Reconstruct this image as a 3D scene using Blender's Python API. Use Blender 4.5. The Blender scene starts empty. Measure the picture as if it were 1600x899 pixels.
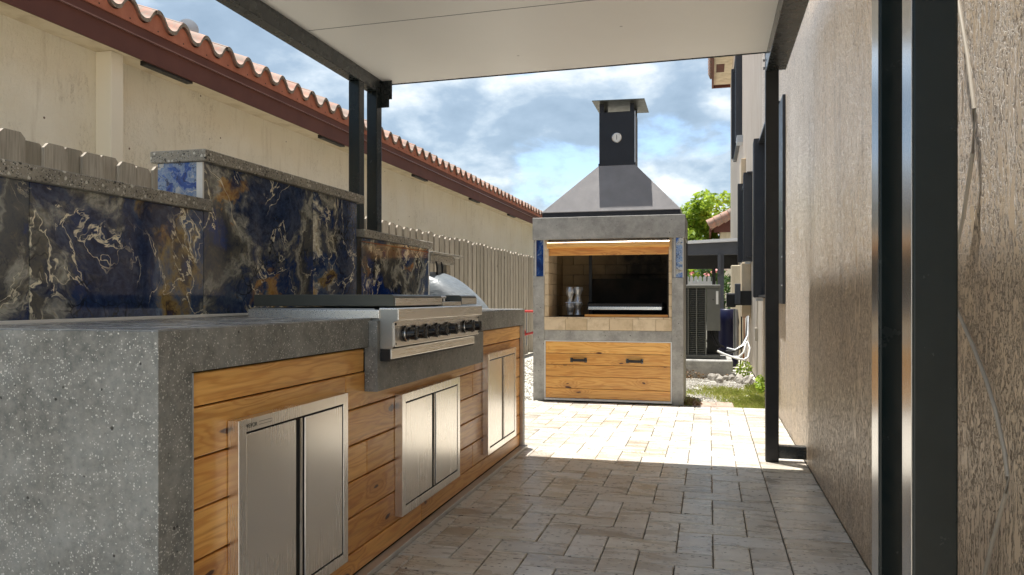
import bpy, math, random
from mathutils import Vector, Matrix
random.seed(11)
S = bpy.context.scene
COL = S.collection
R = math.radians

# ---------------------------------------------------------------- camera
F = 1200.0
yaw = math.atan2(308, F)
cd = bpy.data.cameras.new('camera')
cam = bpy.data.objects.new('camera', cd); COL.objects.link(cam)
cam.location = (0, 0, 1.0)
cam.rotation_euler = (R(90), 0, yaw)
cd.sensor_width = 36; cd.lens = 36*F/1600
cd.shift_y = 16.5/1600
cd.clip_start = 0.05; cd.clip_end = 1000
S.camera = cam

# ---------------------------------------------------------------- light
tosun = Vector((-0.08, 0.06, 1)).normalized()
sd = bpy.data.lights.new('sun', 'SUN'); sd.energy = 2.0; sd.angle = R(0.5); sd.color = (1, .965, .90)
sun = bpy.data.objects.new('sun', sd); COL.objects.link(sun)
sun.rotation_euler = tosun.to_track_quat('Z', 'Y').to_euler(); sun.location = (0, 5, 12)

W = bpy.data.worlds.new('World'); S.world = W; W.use_nodes = True
S.view_settings.view_transform = 'Standard'; S.view_settings.look = 'None'
S.view_settings.exposure = 2.3; S.view_settings.gamma = 1
S.cycles.max_bounces = 14; S.cycles.diffuse_bounces = 9; S.cycles.glossy_bounces = 5

# ---------------------------------------------------------------- node helper
class G:
    def __init__(s, nt): s.nt = nt
    def n(s, t, ins=None, **kw):
        x = s.nt.nodes.new(t)
        for k, v in kw.items(): setattr(x, k, v)
        for k, v in (ins or {}).items():
            if v is None: continue
            i = x.inputs[k]
            if isinstance(v, bpy.types.NodeSocket): s.nt.links.new(v, i)
            else: i.default_value = v
        return x
    def m(s, op, a, b=None, c=None, clamp=False):
        return s.n('ShaderNodeMath', {0: a, 1: b, 2: c}, operation=op, use_clamp=clamp).outputs[0]
    def vm(s, op, a, b=None, scale=None):
        x = s.n('ShaderNodeVectorMath', {0: a, 1: b}, operation=op)
        if scale is not None:
            if isinstance(scale, bpy.types.NodeSocket): s.nt.links.new(scale, x.inputs['Scale'])
            else: x.inputs['Scale'].default_value = scale
        return x.outputs['Value'] if op in ('LENGTH', 'DOT_PRODUCT') else x.outputs[0]
    def pos(s, sc=(1, 1, 1), rnd=0):
        p = s.n('ShaderNodeNewGeometry').outputs['Position']
        if rnd:
            r = s.rand()
            k = s.n('ShaderNodeCombineXYZ', {0: s.m('MULTIPLY', r, rnd), 1: s.m('MULTIPLY', r, rnd*1.7), 2: s.m('MULTIPLY', r, rnd*2.3)}).outputs[0]
            p = s.vm('ADD', p, k)
        return s.vm('MULTIPLY', p, sc)
    def rand(s): return s.n('ShaderNodeObjectInfo').outputs['Random']
    def noise(s, vec, sc, det=4, ro=.55, dist=0.0, col=False):
        x = s.n('ShaderNodeTexNoise', {'Vector': vec, 'Scale': sc, 'Detail': det, 'Roughness': ro, 'Distortion': dist})
        return x.outputs['Color' if col else 'Fac']
    def vor(s, vec, sc, feat='F1', out='Distance', rnd=1.0, dim='3D'):
        return s.n('ShaderNodeTexVoronoi', {'Vector': vec, 'Scale': sc, 'Randomness': rnd}, feature=feat, voronoi_dimensions=dim).outputs[out]
    def ramp(s, f, stops, interp='LINEAR'):
        x = s.n('ShaderNodeValToRGB', {0: f}); cr = x.color_ramp; cr.interpolation = interp
        while len(cr.elements) > 1: cr.elements.remove(cr.elements[-1])
        for i, (p, c) in enumerate(stops):
            e = cr.elements[0] if i == 0 else cr.elements.new(p)
            e.position = p
            if not hasattr(c, '__len__'): c = (c, c, c)
            e.color = (c[0], c[1], c[2], 1)
        return x.outputs[0]
    def mr(s, f, a, b, c=0.0, d=1.0, smooth=False):
        return s.n('ShaderNodeMapRange', {0: f, 1: a, 2: b, 3: c, 4: d}, interpolation_type='SMOOTHSTEP' if smooth else 'LINEAR').outputs[0]
    def mix(s, f, a, b, mode='MIX'):
        x = s.n('ShaderNodeMix', data_type='RGBA', blend_type=mode)
        for k, v in ((0, f), (6, a), (7, b)):
            if isinstance(v, bpy.types.NodeSocket): s.nt.links.new(v, x.inputs[k])
            else: x.inputs[k].default_value = v if k == 0 else (v[0], v[1], v[2], 1)
        return x.outputs[2]
    def bump(s, h, strength=.5, dist=.01, normal=None):
        return s.n('ShaderNodeBump', {'Height': h, 'Strength': strength, 'Distance': dist, 'Normal': normal}).outputs[0]

MATS = {}
def mat(name, col=(.5, .5, .5), rough=.6, metal=0.0, build=None, **kw):
    m = bpy.data.materials.new(name); m.use_nodes = True; MATS[name] = m
    nt = m.node_tree; b = nt.nodes['Principled BSDF']; g = G(nt)
    b.inputs['Base Color'].default_value = (*col, 1); b.inputs['Roughness'].default_value = rough; b.inputs['Metallic'].default_value = metal
    for k, v in kw.items():
        b.inputs[k.replace('_', ' ')].default_value = v
    def put(k, v): nt.links.new(v, b.inputs[k])
    if build: build(g, put, b)
    return m

# ---------------------------------------------------------------- world: blue sky with broken cloud
g = G(W.node_tree); nt = W.node_tree
for x in list(nt.nodes): nt.nodes.remove(x)
out = g.n('ShaderNodeOutputWorld')
sky = g.n('ShaderNodeTexSky', sky_type='NISHITA', sun_disc=False)
sky.sun_elevation = math.asin(tosun.z); sky.sun_rotation = math.atan2(tosun.x, tosun.y)
sky.air_density = 1.0; sky.dust_density = .6; sky.ozone_density = 2.0
d = g.n('ShaderNodeTexCoord').outputs['Generated']
sp = g.n('ShaderNodeSeparateXYZ', {0: d})
den = g.m('ADD', g.m('MAXIMUM', sp.outputs[2], 0.0), .55)
cv = g.n('ShaderNodeCombineXYZ', {0: g.m('DIVIDE', sp.outputs[0], den), 1: g.m('DIVIDE', sp.outputs[1], den), 2: g.m('MULTIPLY', sp.outputs[2], 1.5)}).outputs[0]
cv = g.vm('ADD', cv, (3.1, 1.2, 0.4))
big = g.noise(cv, 3.4, 10, .58, .25)
mask = g.mr(big, .37, .49, 0, 1, True)
sh = g.noise(g.vm('ADD', cv, (5, 2, 0)), 6.4, 10, .55, .1)
ccol = g.ramp(sh, [(.32, (.28, .37, .46)), (.46, (.36, .46, .56)), (.55, (.56, .65, .72)), (.66, (.95, .97, .97))])
b1 = g.n('ShaderNodeBackground', {0: sky.outputs[0], 1: .050})
b2 = g.n('ShaderNodeBackground', {0: ccol, 1: .255})
mx = g.n('ShaderNodeMixShader', {0: g.m('MULTIPLY', mask, .88), 1: b1.outputs[0], 2: b2.outputs[0]})
nt.links.new(mx.outputs[0], out.inputs[0])

# ---------------------------------------------------------------- materials
def _conc(sc=1.0, base=((.105, .112, .108), (.225, .235, .228)), speck=.62, dark=False, b_=.5):
    def f(g, put, b):
        p = g.pos()
        big = g.noise(p, 3.2, 6, .65)
        col = g.mix(g.mr(g.noise(p, 9, 7, .7), .40, .60), g.ramp(big, [(.32, tuple(x*.55 for x in base[0])), (.68, tuple(x*.85 for x in base[1]))]), g.ramp(big, [(.32, base[0]), (.68, tuple(x*1.15 for x in base[1]))]))
        col = g.mix(g.mr(g.noise(p, 60, 5, .75), .56, .72, 0, .6), col, tuple(x*.45 for x in base[0]))
        col = g.mix(g.mr(g.noise(p, 38, 4, .7), .35, .7), col, g.mix(.5, col, (.34, .33, .30)))
        # pale aggregate chips
        pw = g.vm('ADD', p, g.vm('SCALE', g.noise(p, 170, 3, .6, col=True), scale=.009))
        vd = g.vor(pw, 185*sc); vc = g.n('ShaderNodeSeparateColor', {0: g.vor(pw, 185*sc, out='Color')})
        pick = g.m('GREATER_THAN', vc.outputs[0], g.mr(g.noise(p, 6, 6, .7), .32, .66, speck+.38, speck-.24))
        chip = g.m('MULTIPLY', pick, g.mr(g.m('SUBTRACT', vd, g.m('MULTIPLY', vc.outputs[2], .22)), .16, .28, 1, 0))
        col = g.mix(chip, col, g.mix(vc.outputs[1], (.25, .25, .235), (.62, .61, .58)))
        if dark:
            pd = g.m('MULTIPLY', g.m('LESS_THAN', vc.outputs[0], .22), g.mr(vd, .34, .46, 1, 0))
            col = g.mix(pd, col, (.03, .03, .03))
            vc2 = g.vor(pw, 62); pk2 = g.n('ShaderNodeSeparateColor', {0: g.vor(pw, 62, out='Color')})
            col = g.mix(g.m('MULTIPLY', g.m('GREATER_THAN', pk2.outputs[0], .72), g.mr(vc2, .30, .38, 1, 0)), col, g.mix(g.m('GREATER_THAN', pk2.outputs[1], .5), (.62, .60, .54), (.04, .035, .03)))
        # pits
        pv = g.vor(p, 34); pc = g.n('ShaderNodeSeparateColor', {0: g.vor(p, 34, out='Color')})
        pit = g.m('MULTIPLY', g.m('GREATER_THAN', pc.outputs[2], .84), g.mr(g.m('ADD', pv, g.m('MULTIPLY', g.noise(p, 110, 4), .30)), .26, .30, 1, 0))
        col = g.mix(pit, col, (.035, .035, .033))
        put('Base Color', col)
        h = g.m('SUBTRACT', g.m('ADD', g.m('MULTIPLY', g.noise(p, 220, 3, .7), .35), g.m('MULTIPLY', g.noise(p, 24, 4), .5)), g.m('MULTIPLY', pit, 1.5))
        put('Normal', g.bump(h, b_, .004))
        put('Roughness', g.mr(g.noise(p, 9, 4), .3, .7, *((.16, .34) if speck > .95 else (.42, .72))))
    return f
mat('counter_concrete', build=_conc())
mat('cap_terrazzo', build=_conc(1.0, ((.24, .22, .18), (.36, .33, .27)), .60, True, .7))
mat('hearth_concrete', build=_conc(1.3, ((.33, .32, .30), (.46, .45, .42)), .85, False, .9))
mat('top_concrete', build=_conc(1.2, ((.36, .37, .37), (.50, .50, .49)), .97, False, .15), rough=.3)

def _pine(axis):
    def f(g, put, b):
        p = g.pos(rnd=7)
        s = g.n('ShaderNodeSeparateXYZ', {0: p}).outputs
        gr = s[axis]; z = s[2]; dpt = s[1-axis]
        kv = g.n('ShaderNodeCombineXYZ', {0: g.m('MULTIPLY', gr, 3.0), 1: g.m('MULTIPLY', z, 8.0), 2: 0.0}).outputs[0]
        kv = g.vm('ADD', kv, g.vm('SCALE', g.noise(kv, 3.0, 2, .5, col=True), scale=.22))
        kd = g.vor(kv, 1.0, dim='2D'); kc = g.n('ShaderNodeSeparateColor', {0: g.vor(kv, 1.0, out='Color', dim='2D')})
        on = g.m('GREATER_THAN', kc.outputs[0], .52)
        near = g.m('MULTIPLY', on, g.mr(kd, .0, .42, 1, 0, True))
        size = g.mr(kc.outputs[1], 0, 1, .035, .095)
        knot = g.m('MULTIPLY', on, g.mr(g.m('DIVIDE', kd, size), .75, 1.15, 1, 0))
        w = g.n('ShaderNodeCombineXYZ', {0: g.m('MULTIPLY', gr, 1.1), 1: g.m('MULTIPLY', z, 9), 2: g.m('MULTIPLY', dpt, 3)}).outputs[0]
        warp = g.noise(w, 1.6, 3, .5)
        ph = g.m('ADD', g.m('ADD', g.m('MULTIPLY', z, 150), g.m('MULTIPLY', warp, 42)), g.m('MULTIPLY', near, 16))
        ring = g.m('ADD', g.m('MULTIPLY', g.m('SINE', ph), .5), .5)
        fine = g.noise(g.n('ShaderNodeCombineXYZ', {0: g.m('MULTIPLY', gr, 5), 1: g.m('MULTIPLY', z, 260), 2: g.m('MULTIPLY', dpt, 60)}).outputs[0], 1, 3, .6)
        tone = g.rand()
        light = g.mix(tone, (.82, .42, .095), (.88, .51, .145))
        dark = g.mix(tone, (.58, .21, .03), (.68, .31, .06))
        col = g.mix(g.m('MULTIPLY', g.m('POWER', ring, 2.0), .75), light, dark)
        col = g.mix(g.mr(fine, .35, .75, 0, .28), col, (.40, .17, .04))
        col = g.mix(g.mr(g.noise(w, .9, 3), .40, .7, 0, .45), col, g.mix(.5, col, (.62, .24, .045)))
        col = g.mix(g.m('MULTIPLY', near, .30), col, (.36, .12, .025))
        col = g.mix(knot, col, (.075, .022, .008))
        col = g.mix(g.mr(g.noise(g.n('ShaderNodeCombineXYZ', {0: g.m('MULTIPLY', gr, 2.2), 1: g.m('MULTIPLY', z, 40), 2: 0.0}).outputs[0], 1, 4, .6), .52, .72, 0, .4), col, (.30, .11, .025))
        col = g.mix(1.0, col, g.mix(g.m('FRACT', g.m('MULTIPLY', tone, 7.3)), (.80, .76, .72), (1.08, 1.08, 1.08)), 'MULTIPLY')
        put('Base Color', col)
        put('Normal', g.bump(g.m('ADD', g.m('MULTIPLY', ring, .3), fine), .22, .002))
        put('Roughness', g.mr(fine, .3, .7, .30, .46))
        b.inputs['Coat Weight'].default_value = .25; b.inputs['Coat Roughness'].default_value = .22
    return f
mat('pine_y', build=_pine(1)); mat('pine_x', build=_pine(0))

def _steel(vert=True, r0=.25, r1=.275, tint=(.86, .84, .80)):
    def f(g, put, b):
        p = g.pos((260, 260, 3) if vert else (260, 2, 260), rnd=3)
        n = g.noise(p, 1, 3, .6)
        sm = g.noise(g.pos(rnd=2), 3, 2, .5)
        put('Roughness', g.m('ADD', g.mr(n, .3, .7, r0, r1), g.mr(sm, .35, .7, -.02, .03)))
        put('Normal', g.bump(g.noise(g.pos(rnd=2), 2.5, 1), .06, .010))
        put('Base Color', g.mix(g.mr(sm, .3, .7, 0, .35), tint, (.78, .75, .70)))
    return f
mat('brushed_steel', metal=1, build=_steel())
mat('brushed_steel_side', metal=1, build=_steel(False, .24, .36))
mat('weathered_steel', metal=1, build=_steel(False, .32, .5, (.38, .38, .36)))

def _dark(c0, r=.35, spec=.5, nb=.05):
    def f(g, put, b):
        p = g.pos(rnd=1)
        n = g.noise(p, 6, 6, .65)
        put('Base Color', g.mix(g.mr(n, .35, .7), c0, tuple(min(1, x*1.2+.001) for x in c0)))
        put('Roughness', g.mr(g.noise(p, 14, 5, .7), .3, .7, max(.05, r-.06), r+.1))
        put('Normal', g.bump(g.noise(p, 500, 2), nb, .001))
        b.inputs['Specular IOR Level'].default_value = spec
    return f
mat('charcoal_paint', build=_dark((.012, .0155, .017), .26, .75))
mat('charcoal_alloy', metal=0, build=_dark((.006, .011, .012), .20, .35, .005))
mat('black_iron', build=_dark((.010, .010, .011), .5))
mat('dark_steel', metal=.5, build=_dark((.085, .088, .075), .38, .5))  # steel darkened: dark reflections on the griddle covers put into the colour
mat('hood_steel', metal=.0, build=_dark((.21, .20, .20), .40, .5))
mat('chimney_steel', build=_dark((.009, .010, .015), .4, .4))
mat('galvanised', metal=.85, build=_dark((.42, .43, .44), .42, .5, .2))
mat('knob_plastic', build=_dark((.008, .008, .009), .22, .6))
mat('shutter_paint', build=_dark((.022, .024, .03), .38, .55))
mat('slate_paint', build=_dark((.06, .065, .078), .5))
mat('white_trim', build=_dark((.70, .69, .66), .4))
mat('sheen_alloy', (.62, .65, .68), .22, 1.0)  # bright metal for the added plates that imitate reflection on dark posts
mat('aluminium_trim', metal=.7, build=_dark((.50, .50, .49), .35))
mat('screw_steel', (.7, .7, .7), .25, 1.0)
mat('red_paint', build=_dark((.42, .03, .02), .4))
mat('blue_plastic', build=_dark((.002, .003, .03), .35))
mat('white_pvc', build=_dark((.62, .62, .60), .35))
mat('copper_pipe', (.55, .22, .10), .35, 1.0)
mat('cable_beige', build=_dark((.40, .36, .30), .4))
mat('meter_beige', build=_dark((.62, .50, .34), .5))
mat('dark_gap', (.006, .006, .006), .9)
mat('red_pot', (.6, .05, .08), .6)

def _panel(g, put, b):
    p = g.pos()
    n = g.noise(p, 1.3, 5, .6)
    col = g.mix(g.mr(n, .3, .7), (.82, .81, .78), (.86, .85, .82))
    sc = g.m('MULTIPLY', g.mr(g.vor(p, 3.1), .02, .035, 1, 0), .6)
    col = g.mix(sc, col, (.2, .19, .17))
    put('Base Color', col); put('Normal', g.bump(g.noise(p, 30, 2), .05, .002))
    b.inputs['Roughness'].default_value = .38
mat('roof_panel', build=_panel)

def _agate(g, put, b):
    p = g.pos(rnd=5)
    w1 = g.noise(p, 1.7, 5, .6, .6, col=True)
    q = g.vm('ADD', p, g.vm('SCALE', w1, scale=.38))
    n1 = g.noise(q, 1.25, 12, .62, .12)
    col = g.ramp(n1, [(.26, (.004, .009, .05)), (.36, (.010, .035, .16)), (.405, (.04, .045, .06)), (.455, (.10, .095, .085)),
                      (.485, (.30, .29, .26)), (.505, (.10, .10, .10)), (.535, (.012, .03, .10)), (.57, (.07, .10, .17)), (.605, (.24, .17, .07)),
                      (.625, (.06, .04, .03)), (.68, (.015, .05, .19)), (.75, (.28, .28, .27))])
    # mottled mineral texture
    m = g.noise(q, 34, 8, .75, .2)
    col = g.mix(g.mr(m, .55, .70, 0, .4), col, (.28, .22, .11))
    col = g.mix(g.mr(m, .48, .34, 0, .6), col, (.006, .015, .05))
    # milky clouds
    mk = g.noise(g.vm('ADD', q, (4, 1, 7)), 1.35, 11, .60, .2)
    col = g.mix(g.mr(mk, .585, .615, 0, .92, True), col, g.mix(g.mr(m, .4, .6), (.68, .66, .60), (.34, .29, .20)))
    am = g.noise(g.vm('ADD', q, (7, 7, 1)), 2.1, 10, .6, .3)
    col = g.mix(g.mr(am, .60, .63, 0, .7), col, g.mix(g.mr(m, .4, .6), (.30, .15, .035), (.42, .27, .09)))
    nv = g.noise(g.vm('ADD', q, (1, 9, 3)), 1.5, 9, .6, .2)
    col = g.mix(g.mr(nv, .53, .57, 0, .88), col, g.mix(g.mr(m, .42, .6), (.006, .014, .05), (.03, .05, .11)))
    gy = g.noise(g.vm('ADD', p, (6, 2, 3)), 1.3, 3, .5)
    col = g.mix(g.mr(gy, .53, .60, 0, .4), col, (.075, .085, .10))
    # rust blooms
    rs = g.noise(g.vm('ADD', q, (9, 3, 2)), 3.3, 9, .62, .5)
    col = g.mix(g.mr(rs, .645, .70, 0, .75), col, (.34, .15, .04))
    # fine veins
    v = g.m('ABSOLUTE', g.m('SUBTRACT', g.noise(g.vm('ADD', q, (2, 8, 4)), 2.2, 6, .55, 1.5), .5))
    col = g.mix(g.m('MULTIPLY', g.mr(v, .002, .009, 1, 0), g.mr(g.noise(p, 3, 3), .46, .56)), col, (.55, .50, .40))
    cr = g.vor(g.vm('ADD', p, g.vm('SCALE', g.noise(p, 9, 3, .6, col=True), scale=.12)), 17, 'DISTANCE_TO_EDGE')
    col = g.mix(g.m('MULTIPLY', g.mr(cr, .02, .06, 1, 0), g.mr(g.noise(g.vm('ADD', p, (1, 6, 3)), 3.2, 4), .52, .60, 0, .85)), col, (.008, .012, .02))
    put('Base Color', g.mix(1.0, g.n('ShaderNodeGamma', {0: col, 1: 1.12}).outputs[0], (1.7, 1.75, 1.72), 'MULTIPLY'))
    b.inputs['Roughness'].default_value = .07
mat('agate_porcelain', build=_agate)
def _bluetile(g, put, b):
    p = g.pos(rnd=2)
    q = g.vm('ADD', p, g.vm('SCALE', g.noise(p, 6, 4, .6, col=True), scale=.25))
    n = g.noise(q, 7, 8, .62, .8)
    col = g.ramp(n, [(.34, (.008, .03, .20)), (.44, (.03, .11, .42)), (.49, (.30, .38, .50)), (.53, (.10, .20, .42)), (.58, (.55, .56, .55)), (.66, (.38, .33, .25))])
    v = g.m('ABSOLUTE', g.m('SUBTRACT', g.noise(q, 9, 4, .5, 1.5), .5))
    put('Base Color', g.mix(g.mr(v, .006, .02, .85, 0), col, (.01, .025, .08)))
    b.inputs['Roughness'].default_value = .1
mat('blue_marble_tile', build=_bluetile)
def _navy(g, put, b):
    p = g.pos()
    n = g.noise(p, 8, 7, .6, 1.5)
    put('Base Color', g.ramp(n, [(.40, (.006, .022, .11)), (.55, (.015, .06, .22)), (.64, (.20, .24, .30)), (.70, (.35, .22, .10))]))
    b.inputs['Roughness'].default_value = .1
mat('navy_tile', build=_navy)

def _trav(g, put, b):
    p = g.pos(rnd=9); r = g.rand()
    n = g.noise(g.vm('MULTIPLY', p, (1, 2.6, 1)), 4, 7, .62, .5)
    a = g.ramp(r, [(0, (.54, .50, .435)), (.2, (.60, .575, .52)), (.38, (.47, .42, .345)), (.55, (.58, .56, .525)), (.72, (.42, .38, .325)), (.86, (.58, .52, .42)), (1, (.55, .505, .465))], 'CONSTANT')
    col = g.mix(g.mr(n, .36, .66), g.mix(.5, a, g.mix(1.0, a, (.62, .58, .52), 'MULTIPLY')), g.mix(.5, a, (.70, .67, .61)))
    col = g.mix(g.mr(g.noise(p, 14, 6, .7), .50, .72, 0, .5), col, (.36, .29, .22))
    # travertine voids: short wandering pits, denser in patches
    q = g.vm('ADD', g.vm('MULTIPLY', p, (.55, 1.5, 1)), g.vm('SCALE', g.noise(p, 30, 3, .6, col=True), scale=.02))
    vd = g.vor(q, 66); vc = g.n('ShaderNodeSeparateColor', {0: g.vor(q, 66, out='Color')})
    dens = g.mr(g.noise(p, 6, 4, .6), .38, .62, .95, .50)
    pit = g.m('MULTIPLY', g.m('GREATER_THAN', vc.outputs[0], dens), g.mr(g.m('ADD', vd, g.m('MULTIPLY', g.noise(p, 130, 3), .3)), .36, .46, 1, 0))
    vd2 = g.vor(q, 15); vc2 = g.n('ShaderNodeSeparateColor', {0: g.vor(q, 15, out='Color')})
    pit2 = g.m('MULTIPLY', g.m('GREATER_THAN', vc2.outputs[1], .62), g.mr(g.m('ADD', vd2, g.m('MULTIPLY', g.noise(p, 80, 4), .34)), .25, .29, 1, 0))
    pt = g.m('MAXIMUM', pit, pit2)
    put('Base Color', g.mix(pt, col, (.05, .04, .03)))
    put('Normal', g.bump(g.m('SUBTRACT', g.m('MULTIPLY', g.noise(p, 60, 5, .7), .4), g.m('MULTIPLY', pt, 1.6)), .45, .004))
    put('Roughness', g.m('ADD', g.mr(n, .3, .7, .20, .38), g.m('MULTIPLY', pt, .4)))
    b.inputs['Specular IOR Level'].default_value = .7
mat('travertine', build=_trav)
def _bed(g, put, b):
    p = g.pos()
    put('Base Color', g.ramp(g.noise(p, 60, 5, .7), [(.3, (.022, .018, .014)), (.7, (.08, .068, .05))]))
    put('Normal', g.bump(g.noise(p, 200, 3), .5, .003))
mat('joint_sand', rough=.95, build=_bed)
def _soil(g, put, b):
    p = g.pos()
    c = g.ramp(g.noise(p, 5, 8, .7), [(.3, (.26, .22, .16)), (.5, (.45, .42, .35)), (.7, (.60, .57, .50))])
    vc = g.vor(p, 28, out='Color')
    put('Base Color', g.mix(.45, c, g.mix(.9, vc, (.42, .40, .36))))
    put('Normal', g.bump(g.vor(p, 28), .9, .02))
mat('gravel_soil', rough=.95, build=_soil)
mat('pebble', rough=.9, build=lambda g, put, b: put('Base Color', g.ramp(g.vor(g.pos(), 9, out='Color'), [(0, (.22, .20, .17)), (1, (.62, .60, .55))])))
mat('rock', rough=.95, build=lambda g, put, b: (put('Base Color', g.ramp(g.noise(g.pos(rnd=3), 16, 7, .7), [(.3, (.14, .12, .10)), (.7, (.50, .47, .42))])), put('Normal', g.bump(g.noise(g.pos(), 50, 5, .7), .7, .01))))
mat('red_brick_paver', rough=.9, build=lambda g, put, b: put('Base Color', g.ramp(g.noise(g.pos(rnd=3), 16, 7, .7), [(.3, (.24, .15, .11)), (.7, (.46, .36, .30))])))

def _stucco_tan(g, put, b):
    p = g.pos()
    # knock-down / combed texture: raised plates split by wandering vertical grooves
    wz = g.vm('SCALE', g.noise(g.vm('MULTIPLY', p, (1, 1, .35)), 22, 4, .6, col=True), scale=.045)
    q = g.vm('ADD', p, wz)
    a = g.noise(g.vm('MULTIPLY', q, (1, 1, .12)), 66, 4, .6)
    c = g.noise(g.vm('MULTIPLY', q, (1, 1, .42)), 80, 4, .6)
    sel = g.mr(g.noise(g.vm('MULTIPLY', p, (1, 1, .5)), 4.5, 5, .6), .40, .54)
    nn = g.m('ADD', g.m('MULTIPLY', a, g.m('SUBTRACT', 1.0, sel)), g.m('MULTIPLY', c, sel))
    nn2 = g.m('ABSOLUTE', g.m('SUBTRACT', nn, .5))
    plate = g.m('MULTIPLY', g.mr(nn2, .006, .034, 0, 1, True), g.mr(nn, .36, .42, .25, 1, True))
    h = g.m('ADD', plate, g.m('MULTIPLY', g.noise(p, 260, 3, .6), .14))
    tone = g.mix(g.mr(g.noise(p, 1.1, 6, .62), .3, .7), (.60, .455, .30), (.72, .56, .39))
    tone = g.mix(g.mr(g.noise(g.vm('MULTIPLY', p, (1, 1, .12)), 6, 5, .6), .52, .72, 0, .45), tone, (.30, .225, .16))
    put('Base Color', g.mix(plate, g.mix(.75, tone, (.17, .115, .075)), tone))  # grooves darkened: their shade is put into the colour besides the bump
    put('Normal', g.bump(h, 1.0, .0065))
    put('Roughness', g.mr(plate, 0, 1, .65, .34))
    b.inputs['Specular IOR Level'].default_value = .6
mat('tan_stucco', build=_stucco_tan)
def _stucco_cream(g, put, b):
    p = g.pos()
    n = g.noise(p, 1.4, 7, .6)
    col = g.mix(g.mr(n, .3, .7), (.80, .73, .57), (.87, .82, .69))
    s = g.n('ShaderNodeSeparateXYZ', {0: p}).outputs
    # rain-streak grime: long vertical marks, and cracks in the render
    st = g.noise(g.vm('MULTIPLY', p, (1, 1, .10)), 14, 6, .65)
    col = g.mix(g.mr(st, .55, .72, 0, .32), col, (.46, .38, .25))
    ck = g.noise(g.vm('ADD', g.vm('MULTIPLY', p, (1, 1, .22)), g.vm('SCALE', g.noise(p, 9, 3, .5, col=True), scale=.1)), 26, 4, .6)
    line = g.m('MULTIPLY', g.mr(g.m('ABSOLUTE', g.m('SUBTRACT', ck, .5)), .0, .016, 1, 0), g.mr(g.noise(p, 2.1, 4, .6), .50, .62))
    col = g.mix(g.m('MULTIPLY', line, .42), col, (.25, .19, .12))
    dot = g.m('MULTIPLY', g.m('GREATER_THAN', g.n('ShaderNodeSeparateColor', {0: g.vor(p, 5, out='Color')}).outputs[0], .55), g.mr(g.vor(p, 5), .035, .05, 1, 0))
    col = g.mix(dot, col, (.18, .12, .08))
    put('Base Color', col)
    h = g.m('ADD', g.noise(g.vm('MULTIPLY', p, (1, 1, .45)), 70, 5, .7), g.m('ADD', g.m('MULTIPLY', g.mr(g.noise(p, 34, 4, .6), .5, .56), .35), g.m('MULTIPLY', line, -.8)))
    put('Normal', g.bump(h, .75, .006))
    b.inputs['Roughness'].default_value = .85
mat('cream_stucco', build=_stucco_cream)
mat('cream_smooth', rough=.7, build=lambda g, put, b: (put('Base Color', g.mix(g.mr(g.noise(g.pos((1, 1, .3)), 5, 6, .65), .45, .75), (.68, .60, .45), (.46, .38, .25))), put('Normal', g.bump(g.noise(g.pos(), 120, 3), .2, .002))))
mat('cream_clean', (.84, .77, .62), .5)
mat('white_stucco', rough=.8, build=lambda g, put, b: (put('Base Color', g.mix(g.mr(g.noise(g.pos((1, 1, .06)), 26, 6, .65), .40, .65), (.62, .56, .48), (.44, .36, .28))), put('Normal', g.bump(g.noise(g.pos((1, 1, .08)), 60, 4), .8, .006))))
mat('brown_fascia', rough=.75, build=lambda g, put, b: put('Base Color', g.mix(g.mr(g.noise(g.pos(), 3, 6, .6), .3, .7), (.085, .024, .015), (.12, .038, .024))))
mat('brown_drip', rough=.3, build=lambda g, put, b: put('Base Color', g.mix(g.mr(g.noise(g.pos(), 5, 6, .6), .3, .7), (.18, .085, .07), (.26, .14, .12))))
mat('terracotta', rough=.75, build=lambda g, put, b: (put('Base Color', g.mix(g.mr(g.noise(g.pos(rnd=2), 9, 6, .65), .3, .7), (.30, .095, .05), (.42, .15, .085))), put('Normal', g.bump(g.noise(g.pos(), 150, 4), .3, .002))))
def _tile(g, put, b):
    p = g.pos(rnd=3); r = g.rand()
    base = g.mix(r, (.26, .11, .07), (.44, .20, .13))
    lich = g.mr(g.noise(p, 13, 7, .7), .36, .56, 0, .8)
    put('Base Color', g.mix(lich, base, (.17, .145, .115)))
    put('Normal', g.bump(g.noise(p, 90, 5, .7), .4, .003))
mat('weathered_tile', rough=.7, build=_tile)
mat('tile_edge', rough=.85, build=lambda g, put, b: put('Base Color', g.mix(g.mr(g.noise(g.pos(rnd=2), 40, 5, .7), .35, .6), (.10, .075, .055), (.26, .21, .16))))

def _fence(c0, c1):
    def f(g, put, b):
        p = g.pos(rnd=6); r = g.rand()
        fine = g.noise(g.vm('MULTIPLY', p, (1, 1, .04)), 150, 4, .65)
        kd = g.vor(g.vm('MULTIPLY', p, (1, 1, .6)), 6); kc = g.n('ShaderNodeSeparateColor', {0: g.vor(g.vm('MULTIPLY', p, (1, 1, .6)), 6, out='Color')})
        col = g.mix(r, c0, c1)
        col = g.mix(g.mr(fine, .4, .7, 0, .7), col, tuple(x*.5 for x in c0))
        col = g.mix(g.mr(g.noise(g.vm('MULTIPLY', p, (1, 1, .2)), 7, 5, .6), .45, .7, 0, .5), col, tuple(x*.62 for x in c0))
        col = g.mix(g.m('MULTIPLY', g.m('GREATER_THAN', kc.outputs[0], .7), g.mr(kd, .07, .13, 1, 0)), col, (.04, .028, .02))
        put('Base Color', col); put('Normal', g.bump(fine, .5, .003))
    return f
mat('weathered_cedar', rough=.85, build=_fence((.34, .30, .235), (.50, .44, .36)))
mat('white_vinyl', rough=.5, build=lambda g, put, b: put('Base Color', g.mix(g.mr(g.noise(g.pos(), 5, 4), .3, .7), (.72, .74, .76), (.80, .80, .80))))
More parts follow.
